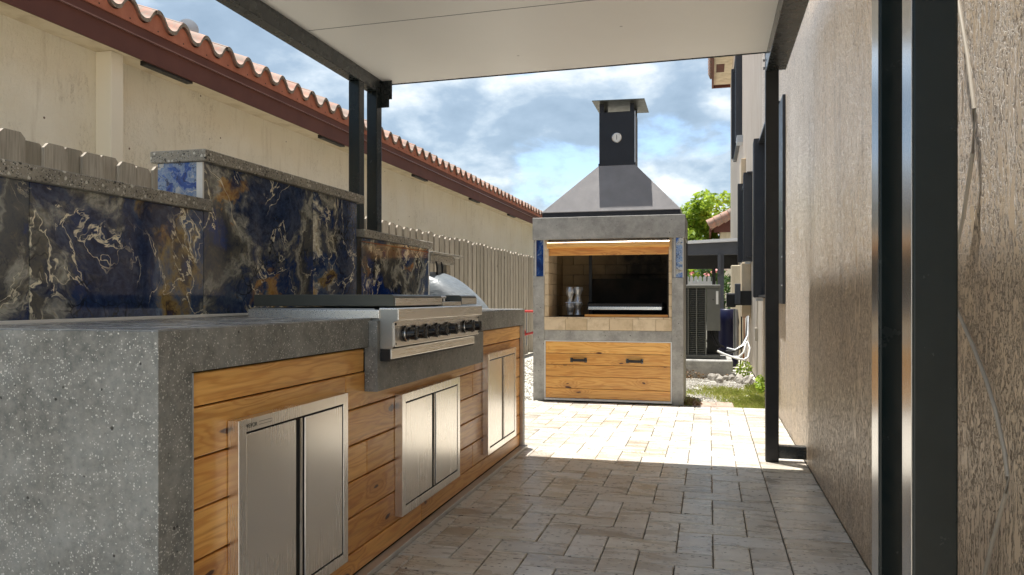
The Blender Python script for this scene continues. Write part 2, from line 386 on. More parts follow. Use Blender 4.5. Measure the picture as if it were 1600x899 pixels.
def _fb(g, put, b):
    p = g.pos(rnd=4); r = g.rand()
    col = g.mix(r, (.60, .46, .29), (.72, .58, .40))
    col = g.mix(g.mr(g.noise(p, 12, 7, .7), .45, .7, 0, .6), col, (.40, .29, .17))
    put('Base Color', col); put('Normal', g.bump(g.noise(p, 150, 4, .7), .4, .002))
mat('fire_brick', rough=.85, build=_fb)
def _sootb(g, put, b):
    p = g.pos(); r = g.rand()
    s = g.n('ShaderNodeSeparateXYZ', {0: p}).outputs
    # smoke staining left by the fire: spreads from the grill side
    k = g.m('ADD', g.mr(s[0], -1.45, -.85, .15, 1.0), g.m('MULTIPLY', g.m('SUBTRACT', g.noise(p, 3.5, 6, .6), .5), .9), clamp=True)
    col = g.mix(r, (.36, .25, .13), (.46, .33, .18))
    put('Base Color', g.mix(k, col, (.015, .012, .010))); put('Normal', g.bump(g.noise(p, 150, 4, .7), .4, .002))
mat('sooty_brick', rough=.9, build=_sootb)
mat('soot', rough=.95, build=lambda g, put, b: put('Base Color', g.ramp(g.noise(g.pos(), 5, 6, .6), [(.4, (.006, .006, .005)), (.8, (.03, .022, .015))])))
def _tarp(g, put, b):
    p = g.pos()
    put('Base Color', g.mix(g.mr(g.noise(p, 6, 6, .6), .35, .7), (.10, .115, .13), (.16, .18, .195)))
    put('Normal', g.bump(g.noise(g.vm('ADD', p, g.vm('SCALE', g.noise(p, 5, 3, .5, col=True), scale=.4)), 9, 4, .5, 1.2), .35, .02))
mat('silver_tarp', rough=.42, build=_tarp)
def _leaf(a, c, e):
    def f(g, put, b):
        r = g.noise(g.pos(), 1.7, 4, .6); v = g.n('ShaderNodeSeparateColor', {0: g.vor(g.pos(), 14, out='Color')}).outputs[0]
        col = g.mix(g.mr(g.m('ADD', g.m('MULTIPLY', r, .6), g.m('MULTIPLY', v, .4)), .3, .7), a, c)
        put('Base Color', g.mix(g.mr(v, .8, 1), col, e))
        b.inputs['Roughness'].default_value = .5
        b.inputs['Transmission Weight'].default_value = 0
        # thin leaves let light through
        nt = g.nt; o = [x for x in nt.nodes if x.type == 'OUTPUT_MATERIAL'][0]
        tr = g.n('ShaderNodeBsdfTranslucent', {0: g.mix(.5, col, e)})
        mx = g.n('ShaderNodeMixShader', {0: .45, 1: b.outputs[0], 2: tr.outputs[0]})
        nt.links.new(mx.outputs[0], o.inputs[0])
    return f
mat('leaf_bright', build=_leaf((.14, .25, .02), (.32, .46, .04), (.48, .56, .07)))
mat('leaf_dark', build=_leaf((.02, .06, .012), (.06, .13, .025), (.14, .22, .05)))
mat('grass_blade', build=_leaf((.26, .33, .05), (.44, .50, .10), (.55, .50, .20)))
mat('dry_leaf', build=_leaf((.16, .09, .04), (.28, .17, .08), (.30, .22, .12)))
mat('bark', rough=.9, build=lambda g, put, b: put('Base Color', g.ramp(g.noise(g.pos((1, 1, .2)), 20, 5), [(.3, (.06, .045, .03)), (.7, (.18, .14, .10))])))
mat('flower', (.75, .30, .30), .6)
mat('ac_paint', build=_dark((.12, .12, .105), .45)); mat('ac_louver', build=_dark((.055, .06, .055), .5))

# ---------------------------------------------------------------- mesh helper
class MB:
    def __init__(s): s.v = []; s.f = []
    def add(s, vs, fs):
        k = len(s.v); s.v += [tuple(v) for v in vs]; s.f += [tuple(i+k for i in f) for f in fs]; return s
    def box(s, x0, x1, y0, y1, z0, z1):
        return s.add([(x0, y0, z0), (x1, y0, z0), (x1, y1, z0), (x0, y1, z0), (x0, y0, z1), (x1, y0, z1), (x1, y1, z1), (x0, y1, z1)],
                     [(0, 3, 2, 1), (4, 5, 6, 7), (0, 1, 5, 4), (1, 2, 6, 5), (2, 3, 7, 6), (3, 0, 4, 7)])
    def prism(s, poly, axis, a, b):
        n = len(poly)
        def P(q, t): return (t, q[0], q[1]) if axis == 0 else (q[0], t, q[1]) if axis == 1 else (q[0], q[1], t)
        vs = [P(q, a) for q in poly]+[P(q, b) for q in poly]
        fs = [tuple(range(n)), tuple(range(2*n-1, n-1, -1))]+[(i, i+n, (i+1) % n+n, (i+1) % n) for i in range(n)]
        return s.add(vs, fs)
    def rings(s, rings, caps=True):
        k = len(s.v); n = len(rings[0])
        for r in rings: s.v += [tuple(p) for p in r]
        for j in range(len(rings)-1):
            for i in range(n):
                a = k+j*n+i; b_ = k+j*n+(i+1) % n
                s.f.append((a, b_, b_+n, a+n))
        if caps: s.f.append(tuple(k+i for i in reversed(range(n)))); s.f.append(tuple(k+(len(rings)-1)*n+i for i in range(n)))
        return s
    def tube(s, pts, r, n=8):
        pts = [Vector(p) for p in pts]; rr = r if hasattr(r, '__len__') else [r]*len(pts)
        rings = []; up = Vector((0, 0, 1))
        for i, p in enumerate(pts):
            t = (pts[min(i+1, len(pts)-1)]-pts[max(i-1, 0)]).normalized()
            u = t.cross(up)
            if u.length < .05: u = t.cross(Vector((1, 0, 0)))
            u.normalize(); w = t.cross(u)
            rings.append([p+(u*math.cos(a)+w*math.sin(a))*rr[i] for a in [2*math.pi*j/n for j in range(n)]])
        return s.rings(rings)
    def lathe(s, c, axis, prof, n=20):
        c = Vector(c); ax = Vector(axis).normalized(); u = ax.orthogonal().normalized(); w = ax.cross(u)
        return s.rings([[c+ax*h+(u*math.cos(a)+w*math.sin(a))*r for a in [2*math.pi*j/n for j in range(n)]] for h, r in prof])

def obj(name, mb, m, parent=None, bevel=0, smooth=False, seg=2, origin=None):
    me = bpy.data.meshes.new(name)
    if origin is None:
        lo = [min(v[i] for v in mb.v) for i in range(3)]; hi = [max(v[i] for v in mb.v) for i in range(3)]
        origin = Vector([(lo[i]+hi[i])/2 for i in range(3)])
    origin = Vector(origin)
    me.from_pydata([(v[0]-origin.x, v[1]-origin.y, v[2]-origin.z) for v in mb.v], [], mb.f)
    me.validate(); me.update()
    import bmesh
    bm = bmesh.new(); bm.from_mesh(me); bmesh.ops.recalc_face_normals(bm, faces=bm.faces); bm.to_mesh(me); bm.free()
    if smooth: me.shade_smooth(); me.set_sharp_from_angle(angle=R(40))
    me.materials.append(MATS[m])
    o = bpy.data.objects.new(name, me); COL.objects.link(o)
    if parent: o.parent = parent
    o.location = origin-(wloc(parent) if parent else Vector())
    if bevel:
        b = o.modifiers.new('bevel', 'BEVEL'); b.width = bevel; b.segments = seg; b.limit_method = 'ANGLE'; b.angle_limit = R(40); b.harden_normals = False
    return o
def wloc(o):
    p = Vector()
    while o: p += o.location; o = o.parent
    return p
def tag(o, label, cat, group=None):
    o['label'] = label; o['category'] = cat
    if group: o['group'] = group
    return o
def thing(name, loc, label, cat, group=None):
    o = bpy.data.objects.new(name, None); COL.objects.link(o); o.location = loc; o.empty_display_size = .1
    return tag(o, label, cat, group)
def struct(o): o['kind'] = 'structure'; return o
def stuff(o): o['kind'] = 'stuff'; return o
def dup(o, loc, parent=None, name=None):
    c = o.copy(); COL.objects.link(c); c.parent = parent; c.location = loc; return c

# ================================================================ GROUND
struct(obj('ground', MB().add([(-300, -300, -.03), (300, -300, -.03), (300, 400, -.03), (-300, 400, -.03)], [(0, 1, 2, 3)]), 'gravel_soil'))
patio = struct(obj('patio', MB().box(-1.95, .571, -3, 7.30, -.10, -.012), 'joint_sand'))
A = .141; X0 = .015; Y0 = 2.94; GAP = .0020
def paver_mb(w, l):
    g_, c_ = GAP, .0035
    hx, hy = w/2-g_, l/2-g_
    def ring(i, z): return [(-hx+i, -hy+i, z), (hx-i, -hy+i, z), (hx-i, hy-i, z), (-hx+i, hy-i, z)]
    m = MB(); m.rings([ring(0, -.028), ring(0, -c_), ring(c_, 0)]); return m
pm = {}
def paver(cx, cy, w, l):
    key = (round(w, 3), round(l, 3))
    if key not in pm:
        o = obj('paver', paver_mb(w, l), 'travertine', patio, origin=(0, 0, 0)); pm[key] = o
    else:
        o = pm[key].copy(); COL.objects.link(o)
    o.location = Vector((cx, cy, random.uniform(-.0012, .0012)))-wloc(patio)
    o.rotation_euler = (random.uniform(-1, 1)*.0025, random.uniform(-1, 1)*.0025, random.uniform(-1, 1)*.0025)
pieces = []
for r in range(-42, 31):
    s0 = (-2-r) % 4
    for c in range(-14, 3):
        k = (c-s0) % 4
        y = Y0+r*A; x = X0+c*A
        if k == 0: pieces.append((c, c+1, r, 'H'))
        if k == 2: pieces.append((c, c, r, 'V'))
near = MB(); cnt = 0
YEND = 7.30
for c0, c1, r, t in pieces:
    x0 = X0+c0*A; x1 = X0+(c1+1)*A; y0 = Y0+r*A; y1 = y0+(A if t == 'H' else 2*A)
    x1 = min(x1, .297); y1 = min(y1, YEND)
    if x1-x0 < .05 or y1-y0 < .03: continue
    lim = -1.27 if y0 < 4.95 else -1.84
    if x1 <= lim: continue
    if y1 > 2.30: paver((x0+x1)/2, (y0+y1)/2, x1-x0, y1-y0); cnt += 1
    else:
        m = paver_mb(x1-x0, y1-y0); near.add([(v[0]+(x0+x1)/2, v[1]+(y0+y1)/2, v[2]) for v in m.v], m.f)
r = 0; y = -2.98
while y < YEND-.05:
    y1 = min(y+.1415, YEND)
    if y1 > 2.30: paver(.434, (y+y1)/2, .272, y1-y); cnt += 1
    else:
        m = paver_mb(.272, y1-y); near.add([(v[0]+.434, v[1]+(y+y1)/2, v[2]) for v in m.v], m.f)
    y = y1
near_o = stuff(obj('paver', near, 'travertine', patio))
print('pavers', cnt)

# ================================================================ COUNTER
XF = -1.20; YA = 1.475; YB = 5.02; ZT = .925; XW = -1.217
counter = thing('outdoor_counter', (-1.55, 3.2, 0), 'long grey concrete outdoor kitchen counter faced with honey pine planks and steel doors', 'counter')
sh = MB()
sh.box(-1.90, XF, 1.592, 2.598, .822, ZT).box(-1.90, XF, 3.662, 4.955, .822, ZT).box(-1.90, -1.72, 2.598, 3.662, .822, ZT)
sh.box(-1.90, XF, YA, 1.592, 0, ZT)          # near end panel
sh.box(-1.90, XF, 4.955, YB, 0, ZT)          # far end panel
obj('concrete_shell', sh, 'counter_concrete', counter, bevel=.0015)
obj('countertop', MB().box(-1.882, XF-.006, YA+.006, 2.595, ZT, ZT+.0025), 'top_concrete', counter)
obj('countertop', MB().box(-1.882, XF-.006, 3.665, YB-.006, ZT, ZT+.0025), 'top_concrete', counter)
obj('apron', MB().box(-1.1995, -1.165, 2.575, 2.5975, .8225, .918).box(-1.2155, -1.165, 2.575, 3.925, .66, .822), 'counter_concrete', counter, bevel=.0012)
zs = [.818, .732, .606, .480, .354, .228, .102, .022]
joints = {0: [], 1: [2.43, 3.93], 2: [3.9], 3: [2.6], 4: [3.3], 5: [2.2, 3.9], 6: [3.15]}
for i in range(7):
    ys = [1.594]+joints[i]+[4.95]
    if i == 0: ys = [1.594, 2.574, 3.926, 4.95]
    for j in range(len(ys)-1):
        if i == 0 and j == 1: continue
        z1, z0 = zs[i]-.0022, zs[i+1]+.0022
        obj('plank', MB().box(-1.237, XW+random.uniform(-.001, .001), ys[j]+.001, ys[j+1]-.001, z0, z1), 'pine_y', counter, bevel=.004)
obj('backing_board', MB().box(-1.26, -1.238, 1.594, 4.953, .02, .82), 'dark_gap', counter)
obj('edge_trim', MB().box(-1.215, -1.196, 4.9505, 4.9545, .02, .82), 'aluminium_trim', counter)
obj('edge_trim', MB().box(-1.213, -1.198, 1.5925, 1.5955, .02, .82), 'aluminium_trim', counter)
obj('base_trim', MB().box(-1.218, -1.175, 1.595, 5.0, .0008, .020), 'aluminium_trim', counter, bevel=.002)
obj('base_board', MB().box(-1.255, -1.2185, 1.594, 4.953, -.01, .0195), 'dark_gap', counter)

def text_mesh(txt, size, name, m, parent, mtx):
    cu = bpy.data.curves.new('t', 'FONT'); cu.body = txt; cu.size = size; cu.extrude = .0003
    to = bpy.data.objects.new('t', cu); COL.objects.link(to)
    bpy.context.view_layer.update()
    me = bpy.data.meshes.new_from_object(to.evaluated_get(bpy.context.evaluated_depsgraph_get()))
    bpy.data.objects.remove(to)
    me.transform(mtx); me.materials.clear(); me.materials.append(MATS[m])
    o = bpy.data.objects.new(name, me); COL.objects.link(o); o.parent = parent
    o.location = -wloc(parent)
    return o

def access_door(y0, y1, z0, z1, badge):
    xf = -1.182
    fr = MB()
    w = .034
    # mitred frame of four members with a folded outer flange
    def member(a, b_, c_, d_): # 4 corner points in y,z
        fr.prism([a, b_, c_, d_], 0, -1.216, xf)
    member((y0, z0), (y1, z0), (y1-w, z0+w), (y0+w, z0+w))
    member((y1, z0), (y1, z1), (y1-w, z1-w), (y1-w, z0+w))
    member((y1, z1), (y0, z1), (y0+w, z1-w), (y1-w, z1-w))
    member((y0, z1), (y0, z0), (y0+w, z0+w), (y0+w, z1-w))
    f = obj('access_door', fr, 'brushed_steel', counter, bevel=.0012)
    ym = (y0+y1)/2; ia, ib = y0+w+.005, y1-w-.005; za, zb = z0+w+.006, z1-w-.006
    obj('gap_shade', MB().box(-1.2165, xf-.0055, y0+w, y1-w, z0+w, z1-w), 'dark_gap', f)  # added near-black block fills the panel gaps to draw their shade
    obj('door_panel', MB().box(-1.212, xf-.002, ia, ym-.022, za, zb), 'brushed_steel', f, bevel=.002)
    obj('door_panel', MB().box(-1.212, xf-.002, ym+.030, ib, za, zb), 'brushed_steel', f, bevel=.002)
    # pull channel folded along the meeting edge
    obj('pull', MB().prism([(-1.210, ym+.002), (-1.186, ym+.002), (-1.183, ym+.007), (-1.183, ym+.011), (-1.191, ym+.013), (-1.191, ym+.0285), (-1.210, ym+.0285)], 2, za, zb), 'brushed_steel', f)
    if badge:
        M = Matrix.Translation((xf+.0006, y0+.032, z1-.024)) @ Matrix(((0, 0, 1, 0), (1, 0, 0, 0), (0, 1, 0, 0), (0, 0, 0, 1)))
        text_mesh('VEVOR', .016, 'lettering', 'ac_paint', f, M)
        M = Matrix.Translation((xf+.0006, y0+.092, z1-.018)) @ Matrix(((0, 0, 1, 0), (1, 0, 0, 0), (0, 1, 0, 0), (0, 0, 0, 1)))
        obj('plate_line', MB().box(xf, xf+.0004, y0+.092, y0+.155, z1-.0150, z1-.0140).box(xf, xf+.0004, y0+.092, y0+.155, z1-.0230, z1-.0222).box(xf, xf+.0004, y0+.154, y0+.155, z1-.0230, z1-.0140), 'slate_paint', f)
access_door(1.755, 2.378, .11, .68, True)
access_door(2.853, 3.582, .128, .616, False)
access_door(4.076, 4.714, .13, .69, False)

# ================================================================ GAS GRIDDLE
gr = thing('gas_griddle', (-1.4, 3.13, .925), 'stainless steel built-in gas griddle with flat covers and seven black knobs', 'grill')
GA, GB = 2.602, 3.658
def prof(poly, a, b): return MB().prism(poly, 1, a, b)
obj('body', prof([(-1.70, .80), (-1.1645, .80), (-1.1645, .925), (-1.19, .962), (-1.70, .962)], GA+.002, GB-.002), 'weathered_steel', gr, bevel=.002)
obj('side_rail', MB().box(-1.705, -1.165, GA-.012, GA+.001, .925, .957), 'brushed_steel_side', gr, bevel=.002)
# end cheeks with the curved lower edge
cheek = [(-1.1645, .958), (-1.097, .958), (-1.097, .917), (-1.112, .913), (-1.118, .905), (-1.116, .815), (-1.1645, .815)]
obj('cheek', prof(cheek, GA-.004, GA+.004), 'weathered_steel', gr)
obj('cheek', prof(cheek, GB-.004, GB+.004), 'weathered_steel', gr)
obj('valance', prof([(-1.17, .964), (-1.096, .964), (-1.092, .960), (-1.092, .918), (-1.17, .918)], GA-.002, GB+.002), 'brushed_steel_side', gr, bevel=.002)
obj('control_panel', prof([(-1.16, .9175), (-1.113, .9175), (-1.108, .822), (-1.16, .822)], GA+.004, GB-.004), 'brushed_steel_side', gr, bevel=.001)
obj('drip_tray', prof([(-1.16, .814), (-1.126, .814), (-1.122, .810), (-1.122, .777), (-1.16, .777)], GA+.002, GB-.03), 'brushed_steel_side', gr, bevel=.002)
obj('tray_end', MB().box(-1.1640, -1.1265, GA-.003, GA+.0018, .770, .813), 'black_iron', gr)
obj('shadow_gap', MB().box(-1.1638, -1.128, GA+.004, GB-.03, .768, .7765), 'black_iron', gr)
for y in (2.70, 2.80, 2.925, 3.045, 3.175, 3.42, 3.535):
    n = Vector((1, 0, .05)).normalized(); c = Vector((-1.110, y, .866))
    kb = obj('knob', MB().lathe(c, n, [(0, .030), (.004, .031), (.010, .029), (.013, .0265), (.016, .0265), (.018, .023), (.028, .0215), (.046, .020), (.049, .017)], 24), 'knob_plastic', gr, smooth=True)
    obj('bezel', MB().lathe(c+n*.0105, n, [(0, .0302), (.0035, .0300)], 24), 'screw_steel', kb, smooth=True)
    obj('grip', MB().box(-1.097, -1.058, y-.0045, y+.0045, .866-.022, .866+.024), 'knob_plastic', kb, bevel=.003)
for y in (GA+.012, GB-.012):
    for z in (.905, .832):
        obj('screw', MB().lathe((-1.111, y, z), (1, 0, 0), [(0, .005), (.0025, .005), (.004, .003)], 10), 'black_iron', gr, smooth=True)
def cover(y0, y1, name='cover'):
    r_ = .014; x0, x1, z0, z1 = -1.70, -1.118, .969, 1.013
    pl = [(x0, z0), (x1, z0)]+[(x1-r_+r_*math.cos(a), z1-r_+r_*math.sin(a)) for a in [R(t) for t in range(0, 91, 15)]]+[(x0, z1)]
    return obj(name, prof(pl, y0, y1), 'dark_steel' if name == 'cover' else 'brushed_steel_side', gr, bevel=.003, smooth=True)  # dark cover tone stands for what the steel reflects, not tarnish
cover(2.618, 3.14); 
obj('cover_front', MB().box(-1.1175, -1.1155, 2.626, 3.134, .972, 1.000), 'brushed_steel_side', gr)
cover(3.405, 3.645)
obj('cover_front', MB().box(-1.1175, -1.1155, 3.411, 3.64, .972, 1.000), 'brushed_steel_side', gr)
obj('burner_box', MB().box(-1.69, -1.15, 3.145, 3.40, .955, .968), 'black_iron', gr)
obj('grate_front', MB().box(-1.14, -1.117, 3.15, 3.40, .966, .984), 'brushed_steel_side', gr, bevel=.001)
for y in (3.17, 3.21, 3.25, 3.29, 3.33, 3.37):
    obj('grate_bar', MB().box(-1.68, -1.16, y, y+.008, .9685, .990), 'black_iron', gr)
obj('handle', MB().tube([(-1.16, 3.145, 1.004), (-1.16, 3.30, 1.004)], .006).tube([(-1.16, 3.285, 1.004), (-1.16, 3.285, .985)], .004), 'brushed_steel_side', gr, smooth=True)

# ================================================================ BACKSPLASH WALL
bw = thing('backsplash_wall', (-2.0, 3.2, 0), 'stepped backsplash wall clad in glossy dark blue and brown agate slabs with concrete caps', 'wall')
obj('wall_core', MB().box(-2.10, -1.912, 1.42, 2.586, 0, 1.336).box(-2.10, -1.912, 2.589, 3.945, 0, 1.528).box(-2.10, -1.912, 3.947, 5.060, 0, 1.343), 'hearth_concrete', bw)
def slab(y0, y1, z1): return obj('slab', MB().box(-1.9115, -1.90, y0+.0008, y1-.0008, .927, z1), 'agate_porcelain', bw, bevel=.0008)
slab(1.421, 1.80, 1.336); slab(1.801, 2.588, 1.336)
slab(2.590, 3.44, 1.528); slab(3.441, 3.925, 1.528)
slab(3.985, 5.052, 1.343)
obj('corner_trim', MB().box(-1.911, -1.897, 3.927, 3.983, .927, 1.343), 'charcoal_alloy', bw, bevel=.002)
obj('corner_trim', MB().box(-1.9105, -1.8965, 5.053, 5.061, .927, 1.343), 'white_trim', bw)
obj('corner_trim', MB().box(-1.925, -1.8975, 2.5795, 2.5885, 1.385, 1.5275), 'white_trim', bw)
obj('brass_trim', MB().box(-1.8995, -1.894, 3.99, 5.04, 1.318, 1.322), 'copper_pipe', bw)
obj('end_tile', MB().box(-2.10, -1.9255, 2.5795, 2.5885, 1.385, 1.5275), 'blue_marble_tile', bw)
obj('base_trim', MB().box(-1.899, -1.878, YA, 5.01, .9265, .937), 'white_trim', bw, bevel=.002)
def cap(y0, y1, z0): return obj('cap_stone', MB().box(-2.125, -1.875, y0, y1, z0, z0+.046), 'cap_terrazzo', bw, bevel=.004)
cap(1.39, 2.612, 1.3365); cap(2.565, 3.975, 1.5285); cap(3.977, 5.085, 1.3435)
0 and obj('outlet', MB().box(-1.8995, -1.893, 2.98, 3.05, 1.02, 1.13) if False else MB().box(-1.8995, -1.895, 1.70, 1.82, 1.00, 1.075), 'shutter_paint', bw, bevel=.002)

# ================================================================ CANOPY
cn = thing('canopy', (-.9, 3.0, 0), 'flat white patio canopy on charcoal metal beams and square posts', 'canopy')
ys = [1.30, 1.62, 2.70, 3.79, 4.88]
for i in range(4):
    a, b_ = ys[i]+.0012, ys[i+1]-.0012
    m = MB(); m.prism([(-2.14, 2.462), (.455, 2.490), (.455, 2.565), (-2.14, 2.537)], 1, a, b_)
    obj('roof_panel', m, 'roof_panel', cn)
obj('edge_flashing', MB().prism([(-2.145, 2.456), (.458, 2.484), (.458, 2.572), (-2.145, 2.544)], 1, 4.8815, 4.887), 'charcoal_paint', cn)
obj('seam_strip', MB().prism([(-2.12, 2.4610), (.33, 2.4875), (.33, 2.4895), (-2.12, 2.4630)], 1, 3.7882, 3.7918), 'slate_paint', cn)
obj('beam', MB().box(-2.205, -2.13, 1.31, 4.79, 2.372, 2.461), 'charcoal_paint', cn, bevel=.003)
obj('beam', MB().box(.335, .452, 1.31, 4.925, 2.385, 2.486), 'charcoal_paint', cn, bevel=.003)
def post(x0, x1, y0, y1, z1, z0=0.0): return obj('post', MB().box(x0, x1, y0, y1, z0, z1), 'charcoal_alloy', cn, bevel=.004, seg=3)
post(-2.205, -2.132, 4.44, 4.515, 2.3715); post(-2.205, -2.132, 4.705, 4.785, 2.3715)
post(-2.205, -2.132, 1.433, 1.508, 2.3715); post(-2.205, -2.132, 1.697, 1.767, 2.3715)
post(.335, .405, 1.433, 1.508, 2.3845); post(.335, .405, 1.697, 1.767, 2.3845)
obj('post', MB().box(.335, .411, 4.928, 5.005, 0, 2.52), 'black_iron', cn, bevel=.003)
for y0 in (1.433, 1.697): obj('side_sheen', MB().box(.3335, .3348, y0+.0035, y0+.0665, .001, 2.384), 'sheen_alloy', cn)  # added plate: stands for the bright grazing reflection on the post side
obj('foot_bracket', MB().box(.4115, .5705, 4.935, 5.0, .022, .098), 'charcoal_paint', cn, bevel=.003)
pl = obj('bracket', MB().box(-2.14, -2.062, 4.791, 4.797, 2.335, 2.461), 'charcoal_paint', cn, bevel=.001)
pl2 = obj('bracket', MB().box(-2.2, -2.08, 4.786, 4.7905, 2.28, 2.40), 'charcoal_paint', cn, bevel=.001)
for x, z in ((-2.11, 2.42), (-2.11, 2.37), (-2.155, 2.31)):
    obj('bolt', MB().lathe((x, 4.791, z), (0, -1, 0), [(0, .009), (.006, .009), (.008, .006)], 8), 'black_iron', pl)
for z in (2.46, 2.41):
    obj('bolt', MB().lathe((.330, 4.95, z), (-1, 0, 0), [(0, .009), (.008, .009)], 8), 'black_iron', cn)

# ================================================================ HOUSE ON THE RIGHT
hs = thing('house', (1.2, 9.5, 0), 'tan stucco two-storey house wall close on the right with black storm shutters', 'house')
obj('wall', MB().box(.571, .90, -.3, 9.0, 0, 6.95), 'tan_stucco', hs)
obj('wall', MB().box(.5715, .90, 9.0, 22.0, 0, 6.95), 'white_stucco', hs)
obj('soffit', MB().box(.12, .571, 15.5, 22.2, 6.94, 6.98), 'cream_smooth', hs)
obj('roof', MB().prism([(.09, 7.20), (3.5, 8.6), (3.5, 6.98), (.09, 6.98)], 1, 15.5, 22.25), 'terracotta', hs)
obj('fascia', MB().box(.07, .12, 15.5, 22.22, 6.86, 7.20), 'brown_fascia', hs)
obj('fascia', MB().box(.12, .60, 22.16, 22.22, 6.86, 6.94), 'brown_fascia', hs)
obj('soffit_vent', MB().box(.18, .38, 20.2, 20.9, 6.93, 6.94), 'brown_fascia', hs)
for i in range(24):
    y = 15.6+i*.285
    t = obj('roof_tile', MB().tube([(.0, y, 7.20), (.45, y, 7.38)], .10, 8), 'weathered_tile', hs, smooth=True) if i == 0 else None
    if t: t0 = t
    else: t = t0.copy(); COL.objects.link(t); t.location = t0.location+Vector((0, i*.285, 0))
def stack(y, z0, z1, xo=.445, n=4, w=.10):
    # folded accordion storm shutter: a bundle of narrow blades on edge, in a top and bottom track
    f = obj('storm_shutter', MB().box(.556, .5705, y-.02, y+.24, z0, z1), 'shutter_paint', hs)
    for k in range(n):
        yy = y+k*.052
        m = MB(); m.prism([(.556, yy), (xo+.012, yy), (xo, yy+.010), (xo, yy+.028), (xo+.012, yy+.038), (.556, yy+.038)], 2, z0+.004+k*.004, z1-.004-k*.006)
        obj('blade', m, 'shutter_paint', f)
    obj('latch', MB().box(xo+.02, .55, y+.03, y+.05, z0-.03, z0), 'galvanised', f)
def window(y0, y1, z0, z1):
    obj('window_pane', MB().box(.565, .5702, y0+.08, y1-.08, z0+.06, z1-.06), 'shutter_paint', hs)
    for z in (z0, z1-.022): obj('shutter_track', MB().box(.50, .5705, y0, y1, z, z+.022), 'shutter_paint', hs)
window(6.74, 8.8, 1.01, 2.64); window(10.9, 12.9, 1.56, 2.72); window(14.6, 17.2, 3.93, 5.8)
fl = obj('storm_shutter', MB().box(.548, .5703, 6.25, 6.72, .955, 2.57), 'shutter_paint', hs, bevel=.002)
for k in range(7): obj('screw', MB().lathe((.548, 6.30, 1.1+k*.22), (-1, 0, 0), [(0, .006), (.003, .005)], 8), 'screw_steel', fl)
stack(8.45, 1.0, 2.68, .455, 4); stack(10.95, 1.5, 2.72, .455, 4); stack(12.7, 1.56, 2.82, .44, 3)
stack(14.3, 3.8, 5.9, .455, 4); stack(16.9, 3.95, 5.85, .455, 3)
obj('window_sill', MB().box(.47, .5714, 13.95, 14.28, 3.72, 3.84), 'galvanised', hs)
obj('wall_niche', MB().box(.50, .5714, 12.9, 13.6, 2.85, 3.25), 'meter_beige', hs, bevel=.005)
ub = tag(obj('utility_cabinet', MB().box(.445, .571, 11.3, 11.8, .72, 1.5), 'meter_beige', bevel=.01), 'narrow beige utility cabinet fixed to the far house wall under the shutters', 'cabinet')
tag(obj('cable', MB().tube([(.56, 1.985-.04, 2.2), (.56, 1.99, 1.9), (.56, 1.985, 1.693), (.56, 1.917, 1.538), (.56, 1.874, 1.413), (.56, 1.882, 1.317), (.56, 1.948, 1.183), (.56, 1.999, 1.114), (.56, 2.05, 1.048), (.56, 2.004, .979), (.56, 1.882, .896), (.56, 1.80, .83), (.56, 1.746, .775), (.56, 1.695, .70), (.56, 1.680, .655), (.56, 1.687, .621), (.56, 1.764, .498), (.56, 1.809, .418), (.56, 1.83, .2), (.56, 1.8, .01)], .0043, 8), 'cable_beige', smooth=True), 'thin beige cable looping loosely down the tan stucco wall', 'cable')
ct = tag(obj('conduit', MB().tube([(.563, 9.7, 1.0), (.560, 9.72, .7), (.563, 9.74, .55), (.560, 9.75, .02)], .006, 6), 'cable_beige', smooth=True), 'thin conduit with small junction box on the sunlit house wall', 'conduit')
obj('junction_box', MB().box(.535, .5705, 9.70, 9.78, .48, .64), 'cable_beige', ct, bevel=.004)

# ================================================================ NEIGHBOUR HOUSE
nh = thing('neighbour_house', (-5, 9, 0), 'cream stucco neighbouring house with brown fascia and terracotta barrel tile roof', 'house')
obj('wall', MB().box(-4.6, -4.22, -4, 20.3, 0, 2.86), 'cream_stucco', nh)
obj('soffit', MB().box(-4.22, -4.002, -4, 20.6, 2.748, 2.80), 'cream_smooth', nh)
obj('fascia', MB().box(-4.02, -4.00, -4, 20.6, 2.731, 2.881) if False else MB().box(-4.0015, -3.985, -4, 20.6, 2.731, 2.880), 'brown_fascia', nh)
obj('drip_edge', MB().box(-4.00, -3.968, -4, 20.6, 2.8805, 2.888), 'brown_drip', nh)
obj('fascia', MB().box(-4.00, -3.978, -4, 20.6, 2.8885, 2.955), 'brown_fascia', nh)
obj('pilaster', MB().box(-4.2195, -4.085, 4.545, 4.66, 0, 2.747), 'cream_clean', nh, bevel=.004)
for y in (4.10-1.5, 4.82-.02, 7.45, 10.12, 12.77, 15.4, 18.0):
    obj('soffit_vent', MB().box(-4.06, -4.004, y, y+.52, 2.715, 2.7475), 'black_iron', nh)
P_ = .285; PIT = R(19)
def wave(t): # t in 0..1 : barrel then pan
    t = (t+.2) % 1.0
    if t < .62: return .084*math.sin(math.pi*t/.62)**.8-.035
    return -.035-.020*math.sin(math.pi*(t-.62)/.38)
def tile_mesh():
    n = 18; th = .030; L = .42
    prof_ = [(P_*i/n, wave(i/n)) for i in range(n+1)]
    def ring(x, dz): return [(x, y-P_/2, z+dz) for y, z in prof_]
    c_, s_ = math.cos(PIT), math.sin(PIT)
    top0 = ring(0, th); top1 = [(-L*c_, y, z+L*s_) for _, y, z in ring(0, th)]
    bot0 = ring(0, 0); bot1 = [(-L*c_, y, z+L*s_) for _, y, z in ring(0, 0)]
    k = n+1; V = top0+top1+bot0+bot1; Fs = []
    for i in range(n):
        Fs.append((i, i+1, k+i+1, k+i)); Fs.append((2*k+i, 3*k+i, 3*k+i+1, 2*k+i+1)); Fs.append((i, 2*k+i, 2*k+i+1, i+1))
    return MB().add(V, Fs), n
tm, n_ = tile_mesh()
